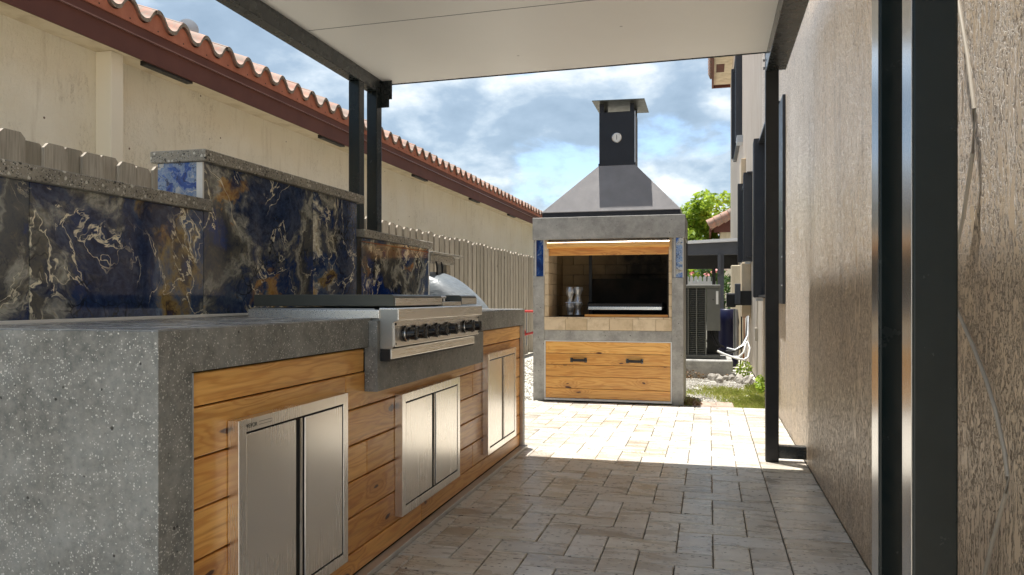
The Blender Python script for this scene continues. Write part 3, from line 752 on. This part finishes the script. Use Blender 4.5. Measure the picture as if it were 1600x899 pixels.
tile0 = obj('roof_tile', tm, 'weathered_tile', nh, smooth=True, origin=(0, 0, 0))
tile0.data.materials.append(MATS['tile_edge'])
for pgn in tile0.data.polygons:
    if abs(pgn.normal.x) > .85: pgn.material_index = 1
base = Vector((-3.945, 0, 3.052))
nt_ = 59; y_start = 3.55
first = True; upper = MB()
for c in range(9):
    dx = -.335*c*math.cos(PIT); dz = .335*c*math.sin(PIT)
    for i in range(nt_):
        y = y_start+i*P_
        L_ = base+Vector((dx, y+(.004 if c % 2 else 0), dz+.006*(c % 2)))
        if c < 4:
            if first: t = tile0; first = False
            else: t = tile0.copy(); COL.objects.link(t)
            t.location = L_-wloc(nh)+Vector((random.uniform(-.006, .006), random.uniform(-.003, .003), random.uniform(-.004, .004)))
        else: upper.add([(v[0]+L_.x, v[1]+L_.y, v[2]+L_.z) for v in tm.v], tm.f)
stuff(obj('roof_tile', upper, 'weathered_tile', nh, smooth=True))
# terracotta closure under the tile ends, one per tile, each with a weep hole
cm = MB(); n = 18
pl = [(-P_/2, -.097)]+[(P_*i/n-P_/2, wave(i/n)-.003) for i in range(n+1)]+[(P_/2, -.097)]
cm.prism(pl, 0, -.035, -.010)
cl0 = obj('eave_closure', cm, 'terracotta', nh, origin=(0, 0, 0))
hm = MB().lathe((-.0115, -.10, -.072), (1, 0, 0), [(0, .006), (.003, .006)], 8)
for i in range(nt_):
    t = cl0 if i == 0 else cl0.copy()
    if i: COL.objects.link(t)
    L_ = base+Vector((-.012, y_start+i*P_, 0)); t.location = L_-wloc(nh)
    if i == 0:
        h0 = obj('weep_hole', hm, 'dark_gap', t, origin=(0, 0, 0)); h0.location = (0, 0, 0)
    else:
        h = h0.copy(); COL.objects.link(h); h.parent = t; h.location = (0, 0, 0)
obj('roof_deck', MB().prism([(-3.99, 2.955), (-8.5, 4.50), (-8.5, 4.42), (-3.99, 2.90)], 1, -4, 20.5), 'terracotta', nh)
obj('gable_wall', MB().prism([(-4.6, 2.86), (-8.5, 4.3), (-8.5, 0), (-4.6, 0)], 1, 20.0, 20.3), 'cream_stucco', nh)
rv = thing('roof_vent', (-5.0, 6.6, 3.3), 'round galvanised metal vent pipe poking above the neighbour tiles', 'vent')
n = Vector((.75, -.65, .05)).normalized(); c = Vector((-4.98, 6.55, 3.66))
obj('vent_hood', MB().lathe(c-n*.30, n, [(0, .07), (.02, .085), (.14, .09), (.29, .098), (.30, .098), (.302, .085), (.31, .02)], 24), 'galvanised', rv, smooth=True)
obj('vent_pipe', MB().tube([c-n*.16+Vector((0, 0, -.35)), c-n*.16], .07, 16), 'galvanised', rv, smooth=True)

# ================================================================ CEDAR FENCE
fe = thing('cedar_fence', (-3.2, 9, 0), 'weathered shadowbox wood fence with dog-eared pickets along the neighbour wall', 'fence')
def picket(x, y, z1, w, name='picket'):
    m = MB(); e = .026
    m.prism([(-w/2, 0), (w/2, 0), (w/2, z1-e), (w/2-e, z1), (-w/2+e, z1), (-w/2, z1-e)], 0, -.009, .009)
    return obj(name, m, 'weathered_cedar', fe, origin=(0, 0, 0), bevel=0)
f0 = picket(0, 0, 1.775, .142); b0 = picket(0, 0, 1.765, .142)
i = 0; y = 1.9; ff = True
while y < 20.0:
    yy = y+random.uniform(-.005, .005)
    if y < 15.8 or True:
        t = f0 if ff else f0.copy(); u = b0 if ff else b0.copy()
        if not ff: COL.objects.link(t); COL.objects.link(u)
        ff = False
        jz = random.uniform(-.016, .016)
        t.location = Vector((-3.18, yy, jz))-wloc(fe); t.rotation_euler = (random.uniform(-.006, .006), 0, random.uniform(-.03, .03))
        u.location = Vector((-3.202, yy+.126, random.uniform(-.016, .016)))-wloc(fe); u.rotation_euler = (random.uniform(-.006, .006), 0, random.uniform(-.03, .03))
    y += .252 if y < 5.5 else .19
for z in (.35, .95, 1.5): obj('rail', MB().box(-3.252, -3.214, 1.8, 20, z, z+.09), 'weathered_cedar', fe)

# ================================================================ BITS BEYOND THE COUNTER
# covered grill: draped tarp over a box form
tp = MB()
def drape(a, zf):
    pts = []
    for k in range(28):
        t = 2*math.pi*k/28
        cx, sx = math.cos(t), math.sin(t)
        q = (abs(cx)**4+abs(sx)**4)**-.25
        pts.append((-2.06-.10*(zf-.25)/.95+cx*q*a[0], 5.55+sx*q*a[1], zf+a[2]*math.sin(5*t+1)*.02))
    return pts
tp.rings([[(x, y, z) for x, y, z in drape(r_, z)] for r_, z in [((.60, .31, 1), .25), ((.57, .30, 1), .6), ((.55, .29, 1), .86), ((.44, .28, 1), 1.0), ((.33, .25, .7), 1.11), ((.21, .19, .5), 1.185), ((.10, .10, .3), 1.20)]])
cg = obj('covered_grill', tp, 'silver_tarp', smooth=True)
sb = cg.modifiers.new('s', 'SUBSURF'); sb.levels = 1; sb.render_levels = 2
tag(cg, 'barbecue under a silver grey cover behind the end of the counter', 'barbecue')
shf = thing('concrete_shelf', (-2.05, 5.8, 0), 'narrow concrete shelf in front of the cedar fence', 'shelf')
obj('shelf_top', MB().box(-2.14, -1.98, 5.36, 6.10, 1.330, 1.348), 'cap_terrazzo', shf, bevel=.003)
obj('shelf_front', MB().box(-2.02, -1.995, 5.36, 5.90, 1.262, 1.329), 'cap_terrazzo', shf, bevel=.003)
obj('shelf_leg', MB().box(-2.12, -2.04, 5.84, 5.90, 0, 1.329), 'weathered_cedar', shf)
obj('shelf_leg', MB().box(-2.12, -2.04, 5.40, 5.46, 0, 1.329), 'weathered_cedar', shf)
for k, y in enumerate((5.44, 5.555)):
    t = obj('grill_tool', MB().tube([(-1.985, y, 1.275), (-1.975, y, 1.24), (-1.98, y+.004, 1.16)], [.006, .010, .012], 8).tube([(-1.98, y+.004, 1.16), (-1.98, y+.004, 1.03)], .014, 8), 'black_iron', smooth=True)
    tag(t, ['black grill tool hanging nearest under the concrete shelf', 'black grill tool hanging second under the concrete shelf'][k], 'grill tool')
ct_ = thing('red_cart', (-1.95, 7.6, 0), 'red tubular metal cart frame beside the fence left of the fireplace', 'cart')
obj('rail', MB().tube([(-2.35, 7.9, .86), (-1.70, 7.9, .86)], .013, 8).tube([(-2.35, 7.9, .50), (-1.70, 7.9, .66)], .013, 8), 'red_paint', ct_, smooth=True)
for x in (-2.1, -1.98, -1.87, -1.78): obj('rung', MB().tube([(x, 7.905, .50), (x, 7.905, .86)], .007, 6), 'galvanised', ct_)
for x in (-2.05, -1.90): obj('wheel', MB().lathe((x, 7.86, .64), (0, -1, 0), [(0, .035), (.02, .035)], 14), 'red_paint', ct_, smooth=True)
for x in (-2.3, -1.74): obj('leg', MB().tube([(x, 7.9, 0), (x, 7.9, .86)], .014, 8), 'black_iron', ct_, smooth=True)

# ================================================================ FIREPLACE
FY = 7.33; FB = 8.13
fp = thing('fireplace', (-.94, 7.7, 0), 'tall grey concrete outdoor barbecue fireplace with firebrick opening and metal hood', 'fireplace')
XL, XR = -1.668, -.231
c_ = MB()
c_.box(XL, -1.556, FY, FB, 0, 1.572); c_.box(-.338, XR, FY, FB, 0, 1.572)
obj('pillar', MB().box(XL, -1.5565, FY, FB, 0, 1.21).box(XL, -1.5565, FY+.012, FB, 1.21, 1.5655), 'hearth_concrete', fp, bevel=.003)
obj('pillar', MB().box(-.3375, XR, FY, FB, 0, 1.19).box(-.3375, XR, FY+.012, FB, 1.19, 1.5655), 'hearth_concrete', fp, bevel=.003)
obj('lintel', MB().box(XL-.004, -.215, FY-.012, FB, 1.566, 1.782), 'hearth_concrete', fp, bevel=.004)
obj('hearth_band', MB().box(-1.556, -.338, FY+.004, FB, .590, .690), 'hearth_concrete', fp, bevel=.003)
obj('back_wall', MB().box(-1.556, -.338, FB-.06, FB, 0, .59).box(-1.556, -.338, FB-.045, FB, .69, 1.5655), 'soot', fp)
obj('accent_tile', MB().box(-1.636, -1.566, FY+.001, FY+.0115, 1.2125, 1.565), 'navy_tile', fp)
obj('accent_tile', MB().box(-.300, -.240, FY+.001, FY+.0115, 1.1925, 1.565), 'blue_marble_tile', fp)
for x, z in ((-1.645, 1.2115), (-1.563, 1.2115), (-.313, 1.1915), (-.2385, 1.1915)):
    obj('tile_trim', MB().box(x, x+.0065, FY-.002, FY+.0115, z, 1.565), 'white_trim', fp)
# firebricks: jambs, sill, interior sides, interior back
zb = .815
for i in range(7):
    z0 = zb+.003+i*.107; z1 = min(z0+.104, 1.565)
    obj('firebrick', MB().box(-1.5555, -1.515, FY+.004, FY+.20, z0, z1), 'fire_brick', fp, bevel=.002)
    obj('firebrick', MB().box(-.366, -.3385, FY+.004, FY+.20, z0, z1), 'fire_brick', fp, bevel=.002)
    for a, b2, off in ((FY+.202, FY+.43, 0), (FY+.432, FY+.66, 0), (FY+.662, FB-.048, 0)):
        obj('firebrick', MB().box(-1.5555, -1.516+random.uniform(-.001, .001), a, b2, z0, z1), 'fire_brick' if a < FY+.3 else 'sooty_brick', fp, bevel=.002)
    x = -1.512+(-.11 if i % 2 else 0)
    while x < -.37:
        a = max(x, -1.512); b2 = min(x+.225, -.37)
        if b2-a > .03: obj('firebrick', MB().box(a, b2, FB-.075, FB-.048+random.uniform(-.0, .001), z0, z1), 'sooty_brick', fp, bevel=.002)
        x += .228
for a, b2 in zip([PX for PX in (-1.5555, -1.348, -1.135, -.920, -.698, -.484)], (-1.350, -1.137, -.922, -.700, -.486, -.3385)):
    obj('firebrick', MB().box(a, b2, FY-.004, FY+.22, .6915, .799), 'fire_brick', fp, bevel=.002)
x = -1.5555
while x < -.36:
    b2 = min(x+.225, -.3385)
    obj('firebrick', MB().box(x, b2, FY-.006, FY+.12, .800, .8165), 'fire_brick', fp, bevel=.002); x += .228
obj('hearth_floor', MB().box(-1.556, -.338, FY+.221, FB-.045, .6915, .80), 'soot', fp)
obj('firebox_liner', MB().box(-.385, -.367, FY+.05, FB-.08, .80, 1.56).box(-1.19, -.385, FB-.20, FB-.18, .80, 1.20) , 'soot', fp)
# rolling door rail in timber
obj('timber_rail', MB().prism([(FY-.035, 1.494), (FY-.02, 1.483), (FY+.02, 1.483), (FY+.02, 1.545), (FY-.02, 1.545), (FY-.035, 1.530)], 0, -1.525, -.356), 'pine_x', fp, bevel=.002)
obj('timber_rail', MB().box(-1.513, -.368, FY+.022, FY+.045, 1.412, 1.52), 'pine_x', fp, bevel=.002)
obj('post', MB().box(-1.190, -1.160, 7.80, 7.83, .80, 1.56), 'black_iron', fp)
gt = obj('grill_grate', MB().box(-1.150, -.440, 7.485, 7.50, .885, .915), 'brushed_steel', fp, bevel=.002)
obj('grate_rim', MB().box(-1.153, -.437, 7.4855, 7.50, .918, .945).box(-1.155, -1.150, 7.48, 7.95, .885, .955).box(-.440, -.435, 7.48, 7.95, .885, .955), 'black_iron', gt)
for k in range(28): 
    x = -1.14+k*.026
    if k == 0: r0 = obj('grate_rod', MB().box(x, x+.008, 7.505, 7.95, .905, .913), 'weathered_steel', gt)
    else: q = r0.copy(); COL.objects.link(q); q.location = r0.location+Vector((k*.026, 0, 0))
# cabinet front
cab = obj('cabinet_frame', MB().box(-1.555, -1.546, FY+.002, FY+.012, .030, .588).box(-.348, -.339, FY+.002, FY+.012, .030, .588).box(-1.545, -.349, FY+.002, FY+.012, .580, .588).box(-1.555, -.339, FY-.012, FY+.012, .012, .030), 'white_trim', fp)
for z0, z1 in ((.033, .125), (.128, .240), (.243, .354), (.357, .465), (.468, .578)):
    obj('plank', MB().box(-1.544, -.350, FY+.006, FY+.024, z0, z1), 'pine_x', fp, bevel=.003)
obj('backing_board', MB().box(-1.55, -.342, FY+.025, FY+.04, .02, .588), 'dark_gap', fp)
for x0, x1 in ((-1.30, -1.138), (-.765, -.603)):
    zc = .402
    h = obj('handle', MB().box(x0+.014, x1-.014, FY-.034, FY-.022, zc-.013, zc+.013).box(x0+.014, x0+.026, FY-.022, FY+.004, zc-.013, zc+.013).box(x1-.026, x1-.014, FY-.022, FY+.004, zc-.013, zc+.013), 'black_iron', fp, bevel=.003)
    obj('handle_plate', MB().box(x0, x0+.024, FY+.001, FY+.0055, zc-.022, zc+.022).box(x1-.024, x1, FY+.001, FY+.0055, zc-.022, zc+.022), 'black_iron', h)
    for x in (x0+.008, x1-.008):
        for z in (zc-.014, zc+.014): obj('screw', MB().lathe((x, FY+.001, z), (0, -1, 0), [(0, .005), (.003, .004)], 8), 'screw_steel', h)
# hood
hx0, hx1, hy0, hy1 = -1.585, -.262, FY+.04, FB-.03
ux0, ux1, uy0, uy1 = -1.058, -.700, 7.56, 7.905
obj('hood_band', MB().box(hx0, hx1, hy0, hy1, 1.7825, 1.832), 'chimney_steel', fp)
hm_ = MB(); hm_.rings([[(hx0-.006, hy0-.006, 1.832), (hx1+.006, hy0-.006, 1.832), (hx1+.006, hy1+.006, 1.832), (hx0-.006, hy1+.006, 1.832)],
                       [(hx0-.006, hy0-.006, 1.838), (hx1+.006, hy0-.006, 1.838), (hx1+.006, hy1+.006, 1.838), (hx0-.006, hy1+.006, 1.838)],
                       [(ux0, uy0, 2.305), (ux1, uy0, 2.305), (ux1, uy1, 2.305), (ux0, uy1, 2.305)]])
obj('hood', hm_, 'hood_steel', fp, bevel=.004)
obj('chimney', MB().box(ux0+.006, ux1-.006, uy0+.004, uy1-.004, 2.30, 2.83), 'chimney_steel', fp, bevel=.003)
obj('chimney_flange', MB().box(ux0-.002, ux1+.002, uy0-.003, uy1+.003, 2.3055, 2.325), 'chimney_steel', fp)
obj('chimney_seam', MB().box(ux1-.006, ux1+.004, uy0-.002, uy0+.010, 2.327, 2.83), 'galvanised', fp)
for x in (ux0+.01, ux1-.05):
    for y in (uy0+.006, uy1-.046): obj('cap_leg', MB().box(x, x+.04, y, y+.04, 2.83, 2.915), 'chimney_steel', fp)
obj('chimney_cap', MB().prism([(-1.105, 2.916), (-.600, 2.906), (-.600, 2.914), (-1.105, 2.924)], 1, 7.44, 8.00), 'dark_steel', fp)
gg = obj('thermometer', MB().lathe((-.878, uy0+.004, 2.573), (0, -1, 0), [(0, .048), (.012, .048), (.014, .044), (.010, .040)], 28), 'screw_steel', fp, smooth=True)
obj('dial', MB().lathe((-.878, uy0-.0065, 2.573), (0, -1, 0), [(0, .040), (.001, .040)], 28), 'white_trim', gg)
obj('needle', MB().box(-.881, -.876, uy0-.009, uy0-.008, 2.555, 2.603), 'slate_paint', gg)
# loose things in the opening
tag(obj('wooden_board', MB().box(-1.162, -.372, FY+.01, FY+.15, .8175, .842), 'pine_x', bevel=.003), 'thin pale wooden board lying on the firebrick sill', 'board')
fo = thing('foil_bundle', (-1.30, 7.62, .80), 'pair of crumpled silver rolls standing upright inside the fireplace', 'foil')
for dx in (-.035, .045):
    m = MB(); rings = []
    for k in range(12):
        z = .835+k*.025; rr = .034+.010*math.sin(k*1.1+dx*60)
        rings.append([(-1.305+dx+math.cos(2*math.pi*j/10)*rr*(1+.25*random.uniform(-1, 1)), 7.55+math.sin(2*math.pi*j/10)*rr, z) for j in range(10)])
    m.rings(rings); obj('roll', m, 'galvanised', fo)
obj('tray', MB().lathe((-1.30, 7.56, .802), (0, 0, 1), [(0, .11), (.010, .12), (.022, .125), (.024, .115)], 20), 'black_iron', fo, smooth=True)
obj('wire', MB().tube([(-1.385, 7.515, .955), (-1.30, 7.505, .955), (-1.215, 7.515, .955)], .003, 6), 'screw_steel', fo)

# ================================================================ AC UNIT AND SERVICES
pad = tag(obj('concrete_pad', MB().box(-.62, .29, 10.05, 11.0, -.02, .215), 'hearth_concrete', bevel=.02), 'rough grey concrete pad under the air conditioner', 'pad')
ac = thing('air_conditioner', (-.2, 10.5, .215), 'grey outdoor air conditioner condenser with louvred sides on concrete pad', 'air conditioner')
obj('casing', MB().box(-.62, -.045, 10.235, 10.9, .26, 1.13), 'ac_louver', ac)
obj('base_pan', MB().box(-.64, .14, 10.19, 10.92, .216, .27), 'ac_paint', ac, bevel=.01)
obj('lid', MB().box(-.645, .143, 10.185, 10.93, 1.13, 1.172), 'ac_paint', ac, bevel=.012)
obj('service_panel', MB().box(-.03, .138, 10.20, 10.36, .58, 1.128), 'ac_paint', ac, bevel=.006)
obj('corner_post', MB().box(-.052, -.032, 10.20, 10.24, .27, 1.128).box(-.62, -.60, 10.20, 10.24, .27, 1.128), 'ac_paint', ac)
obj('inner_housing', MB().box(-.03, .12, 10.37, 10.88, .27, 1.128), 'black_iron', ac)
lv = None
for k in range(34):
    z = .285+k*.0245
    if lv is None: lv = obj('louver', MB().prism([(10.204, z), (10.232, z+.012), (10.232, z+.015), (10.204, z+.004)], 0, -.60, -.053), 'ac_paint', ac); z_0 = lv.location.copy()
    else: q = lv.copy(); COL.objects.link(q); q.location = z_0+Vector((0, 0, k*.0245))
for x in (-.49, -.38, -.27, -.165): obj('guard_bar', MB().box(x, x+.014, 10.192, 10.202, .27, 1.128), 'ac_paint', ac)
obj('rating_label', MB().box(.085, .115, 10.197, 10.1985, .92, 1.09), 'white_trim', ac)
obj('grille_dots', MB().lathe((.05, 10.199, .98), (0, -1, 0), [(0, .008), (.004, .008)], 8), 'black_iron', ac)
for x in (.02, .07): tag(obj('hose', MB().tube([(x, 10.3, .58), (x+.01, 10.27, .50), (x+.06, 10.25, .40), (x+.12, 10.3, .36)], .012, 8), 'black_iron', smooth=True), ['black hose dropping left under the service panel', 'black hose dropping right under the service panel'][x > .05], 'hose')
tag(obj('black_hose', MB().tube([(.14, 10.3, .31), (.28, 10.22, .31), (.40, 10.22, .37), (.47, 10.4, .50), (.50, 10.6, .74)], .018, 8), 'black_iron', smooth=True), 'thick black hose running from the condenser up to the wall', 'hose')
tag(obj('grey_hose', MB().tube([(.22, 10.2, .36), (.32, 10.15, .34), (.42, 10.2, .40), (.48, 10.35, .52), (.50, 10.6, .76)], .011, 8), 'galvanised', smooth=True), 'thin grey hose above the black hose beside the condenser', 'hose')
tag(obj('white_hose', MB().tube([(.10, 10.0, .335), (.18, 9.98, .30), (.28, 9.96, .265), (.36, 9.95, .27), (.42, 9.97, .33), (.44, 10.0, .42), (.46, 10.05, .46), (.49, 10.0, .38), (.47, 9.95, .27), (.42, 9.93, .235), (.34, 9.93, .25), (.27, 9.94, .27)], .013, 8), 'white_pvc', smooth=True), 'coiled white drain hose in front of the house wall', 'hose')
for k, x in enumerate((.44, .475, .51)):
    tag(obj('supply_pipe', MB().tube([(x, 11.25, .74), (x, 11.2, .35+.1*k), (x-.02, 11.15, .05)], .010, 6), ['black_iron', 'copper_pipe', 'white_pvc'][k], smooth=True), ['dark pipe dropping from the beige cabinet', 'copper pipe dropping from the beige cabinet', 'white pipe dropping from the beige cabinet'][k], 'pipe')
tag(obj('barrel', MB().lathe((.25, 11.7, 0), (0, 0, 1), [(0, .15), (.02, .165), (.2, .17), (.25, .178), (.3, .17), (.6, .17), (.65, .178), (.7, .17), (.82, .16), (.84, .14)], 22), 'blue_plastic', smooth=True), 'dark blue plastic barrel behind the condenser', 'barrel')
tag(obj('grey_pipe', MB().tube([(.345, 10.8, .20), (.345, 10.8, .85)], .028, 12), 'galvanised', smooth=True), 'upright grey pipe between condenser and house wall', 'pipe')
mb_ = thing('meter_box', (.4, 11.2, .9), 'black electrical box beside grey disconnect box on the house wall', 'electrical box')
obj('box', MB().box(.235, .36, 11.1, 11.3, .87, 1.07), 'black_iron', mb_, bevel=.02); obj('grey_box', MB().box(.345, .42, 11.0, 11.15, .92, 1.2), 'slate_paint', mb_, bevel=.008)
obj('mount', MB().box(.36, .571, 11.16, 11.2, .9, 1.1), 'black_iron', mb_)
tag(obj('black_pipe', MB().tube([(-.31, 10.98, 0), (-.31, 10.98, 2.05)], .02, 8), 'black_iron', smooth=True), 'thin black pole standing behind the fireplace right corner', 'pole')

# porch beyond
pc = thing('porch', (0, 15.5, 0), 'dark slate timber porch with white roof edge beyond the air conditioner', 'porch')
obj('beam', MB().prism([(-1.6, 1.82), (.57, 1.82), (.57, 2.06), (-1.6, 1.98)], 1, 15.0, 15.12), 'slate_paint', pc)
obj('roof', MB().prism([(-1.7, 1.985), (.57, 2.065), (.57, 2.125), (-1.7, 2.03)], 1, 14.9, 16.6), 'white_vinyl', pc)
obj('under_beam', MB().box(-1.6, .57, 16.3, 16.4, 1.6, 1.99), 'black_iron', pc)
obj('post', MB().box(.155, .270, 15.0, 15.115, 0, 1.819), 'slate_paint', pc); obj('post', MB().box(-1.5, -1.385, 15.0, 15.115, 0, 1.819), 'slate_paint', pc)
obj('brace', MB().box(.16, .215, 14.93, 14.999, 1.45, 1.819), 'slate_paint', pc)
obj('back_post', MB().box(.06, .13, 16.3, 16.4, 0, 1.6), 'black_iron', pc)
cw = tag(obj('column', MB().box(.36, .5714, 13.4, 13.75, 0, 1.55), 'cream_smooth', bevel=.01), 'beige wall column beside the slate porch post', 'column')

# white picket fence
wf = thing('picket_fence', (-.4, 17.5, 0), 'low white picket fence in front of the flowering shrub', 'fence')
wp = MB().prism([(-.035, .1), (.035, .1), (.035, 1.46), (0, 1.50), (-.035, 1.46)], 1, -.01, .01)
w0 = obj('picket', wp, 'white_vinyl', wf, origin=(0, 0, 0))
for k in range(22):
    q = w0 if k == 0 else w0.copy()
    if k: COL.objects.link(q)
    q.location = Vector((-1.9+k*.095, 17.5, 0))-wloc(wf)
for z in (.3, 1.28): obj('rail', MB().box(-1.95, .15, 17.512, 17.55, z, z+.09), 'white_vinyl', wf)

# far small house
fh = thing('garage', (1.0, 25, 0), 'low cream outbuilding with terracotta hip roof edge beyond the house', 'building')
obj('wall', MB().box(.34, 3.5, 24.2, 29, 0, 3.2), 'cream_smooth', fh)
obj('fascia', MB().prism([(.14, 2.98), (.14, 3.12), (1.3, 3.75), (3.5, 3.75), (3.5, 2.98)], 1, 23.9, 24.0), 'brown_fascia', fh)
obj('roof', MB().prism([(0, 3.18), (1.3, 3.82), (3.6, 3.82), (3.6, 3.9), (1.3, 3.9), (0, 3.26)], 1, 23.6, 29.3), 'terracotta', fh)
for k in range(8):
    obj('roof_tile', MB().tube([(-.02+k*.2, 23.7, 3.18+k*.098), (.22+k*.2, 23.7, 3.305+k*.098)], [.17, .14], 12), 'weathered_tile', fh, smooth=True)
obj('fascia', MB().box(.0, .06, 23.6, 29.3, 2.95, 3.2), 'brown_fascia', fh)

# ================================================================ VEGETATION
def leaves(name, m, blobs, n, size, parent=None, seed=1):
    rnd = random.Random(seed); mb = MB()
    for (cx, cy, cz, rx, ry, rz) in blobs:
        for _ in range(n):
            while True:
                x, y, z = rnd.uniform(-1, 1), rnd.uniform(-1, 1), rnd.uniform(-1, 1); q = x*x+y*y+z*z
                if q < 1 and (q > .35 or rnd.random() < .25): break
            c = Vector((cx+x*rx, cy+y*ry, cz+z*rz)); s_ = size*rnd.uniform(.6, 1.4)
            u = Vector((rnd.gauss(0, 1), rnd.gauss(0, 1), rnd.gauss(0, .7))).normalized(); w = u.cross(Vector((rnd.gauss(0, 1), rnd.gauss(0, 1), rnd.gauss(0, 1)))).normalized()
            mb.add([c-u*s_, c+w*s_*.45, c+u*s_, c-w*s_*.45+Vector((0, 0, -.2*s_))], [(0, 1, 2, 3)])
    return obj(name, mb, m, parent)
tr = thing('tree', (-1.2, 27, 0), 'bright green leafy tree rising behind the hood and outbuilding', 'tree')
rnd = random.Random(5); bl = []
for k in range(95):
    x = rnd.uniform(-4.6, 2.2); top = 4.15+.45*math.sin(x*1.7+1)+.2*math.sin(x*4)
    bl.append((x, 27+rnd.uniform(-1.2, 1.2), rnd.uniform(1.7, top), rnd.uniform(.4, .75), rnd.uniform(.4, .7), rnd.uniform(.3, .5)))
stuff(leaves('crown', 'leaf_bright', bl, 300, .10, tr, 3))
tk = MB().tube([(-1.2, 27, 0), (-1.15, 27, 1.2), (-1.2, 27, 2.2), (-1.0, 27, 3.4)], [.2, .16, .12, .05], 10)
for dx, dz in ((-2.4, 3.3), (1.8, 3.2), (-1.0, 3.9), (.7, 3.9)): tk.tube([(-1.2, 27, 1.4), (-1.2+dx*.5, 27, 2.3), (-1.2+dx, 27.1, dz)], [.1, .07, .025], 7)
obj('trunk', tk, 'bark', tr, smooth=True)
sr = thing('shrub', (-.6, 19, 0), 'dark green flowering shrub behind the white picket fence', 'shrub')
bl = [(rnd.uniform(-2.2, .55), 19+rnd.uniform(-.4, .4), rnd.uniform(.6, 1.75), .35, .35, .3) for k in range(22)]
stuff(leaves('foliage', 'leaf_dark', bl, 260, .055, sr, 7))
bl = [(rnd.uniform(-1.4, .4), 18.5, rnd.uniform(1.5, 1.72), .06, .05, .05) for k in range(7)]
stuff(leaves('blossom', 'flower', bl, 12, .035, sr, 8))
# grass and gravel between patio and pad
gm = MB(); rnd = random.Random(9)
def dens(x, y): return math.sin(x*9+y*3)+math.sin(y*5.3-x*2)+math.sin(x*23+y*11)*.5
for _ in range(15000):
    x, y = rnd.uniform(-.6, .56), rnd.uniform(7.34, 9.1)
    if rnd.random() < .5: x = .56-abs(rnd.gauss(0, .25))
    if x < -.6: continue
    if dens(x, y) < rnd.uniform(-1.6, 1.0)+(.9 if y > 8.5 else 0): continue
    if -.15 < x < .22 and y < 7.75: continue
    h_ = rnd.uniform(.012, .055)*(1.5 if x > .42 else 1); a = rnd.uniform(0, 6.28); l = rnd.uniform(.2, 1.1)*h_; w_ = rnd.uniform(.002, .004)
    dx, dy = math.cos(a), math.sin(a)
    gm.add([(x-dy*w_, y+dx*w_, -.03), (x+dy*w_, y-dx*w_, -.03), (x+dx*l*.5, y+dy*l*.5, -.03+h_*.8), (x+dx*l, y+dy*l, -.03+h_)], [(0, 1, 2), (0, 2, 3)])
gs = stuff(obj('grass', gm, 'grass_blade')); tag(gs, 'short patchy yellow green grass beyond the patio edge', 'grass')
gm = MB()
for _ in range(9000):
    if rnd.random() < .6: x, y = rnd.uniform(-.7, .56), rnd.uniform(7.6, 10.05)
    else: x, y = rnd.uniform(-2.9, -1.68), rnd.uniform(5.3, 14)
    if y < 7.31 and x > -1.96: continue
    r_ = rnd.uniform(.004, .015); t = [(1, 0, 0), (0, 1, 0), (-1, 0, 0), (0, -1, 0)]
    a = rnd.uniform(0, 3); k1, k2 = rnd.uniform(.6, 1.2), rnd.uniform(.6, 1.2)
    rg = lambda s_, z: [(x+math.cos(a+i*1.57)*r_*s_*k1, y+math.sin(a+i*1.57)*r_*s_*k2, z) for i in range(4)]
    gm.rings([rg(1, -.032), rg(1.05, -.026+r_*.3), rg(.55, -.026+r_)])
tag(stuff(obj('gravel', gm, 'pebble')), 'pale loose gravel around the fireplace and condenser pad', 'gravel')
gm = leaves('leaf_litter', 'dry_leaf', [(-.16, 7.42, .0, .10, .12, .05), (-.05, 10.0, .0, .5, .06, .06), (-.3, 10.0, .02, .3, .05, .07)], 170, .016, None, 4)
tag(stuff(gm), 'brown dead leaves against the fireplace foot and pad', 'leaves')
gm = leaves('weed', 'leaf_bright', [(.42, 10.0, .1, .10, .1, .13), (.53, 8.6, .08, .05, .3, .10)], 200, .022, None, 6)
tag(stuff(gm), 'small leafy weeds at the foot of the house wall', 'weeds')
for k in range(13):
    x, y, s_ = rnd.uniform(.0, .50), rnd.uniform(9.55, 10.0), rnd.uniform(.03, .065)
    m = MB(); rings = []
    for z, q in ((-.03, .8), (.1*s_-.01, 1.05), (.7*s_, .9), (1.2*s_, .45)):
        rings.append([(x+math.cos(j*math.pi/4)*s_*q*rnd.uniform(.8, 1.2), y+math.sin(j*math.pi/4)*s_*q*rnd.uniform(.7, 1.1), z) for j in range(8)])
    m.rings(rings); o = obj('rock', m, 'rock')
    tag(o, 'rough pale rock among the loose rocks in front of the condenser pad', 'rock', 'rocks in front of the condenser pad')
for k, (x0, x1) in enumerate(((-.15, .06), (.066, .22))):
    tag(obj('brick_paver', MB().box(x0, x1, 7.33, 7.64, -.06, .0), 'red_brick_paver', bevel=.004), ['reddish paver at the patio edge nearer the fireplace', 'reddish paver at the patio edge nearer the house wall'][k], 'paver')
print('tris', sum(len(p.vertices)-2 for o in S.objects if o.type == 'MESH' for p in o.data.polygons), 'objs', len(S.objects))
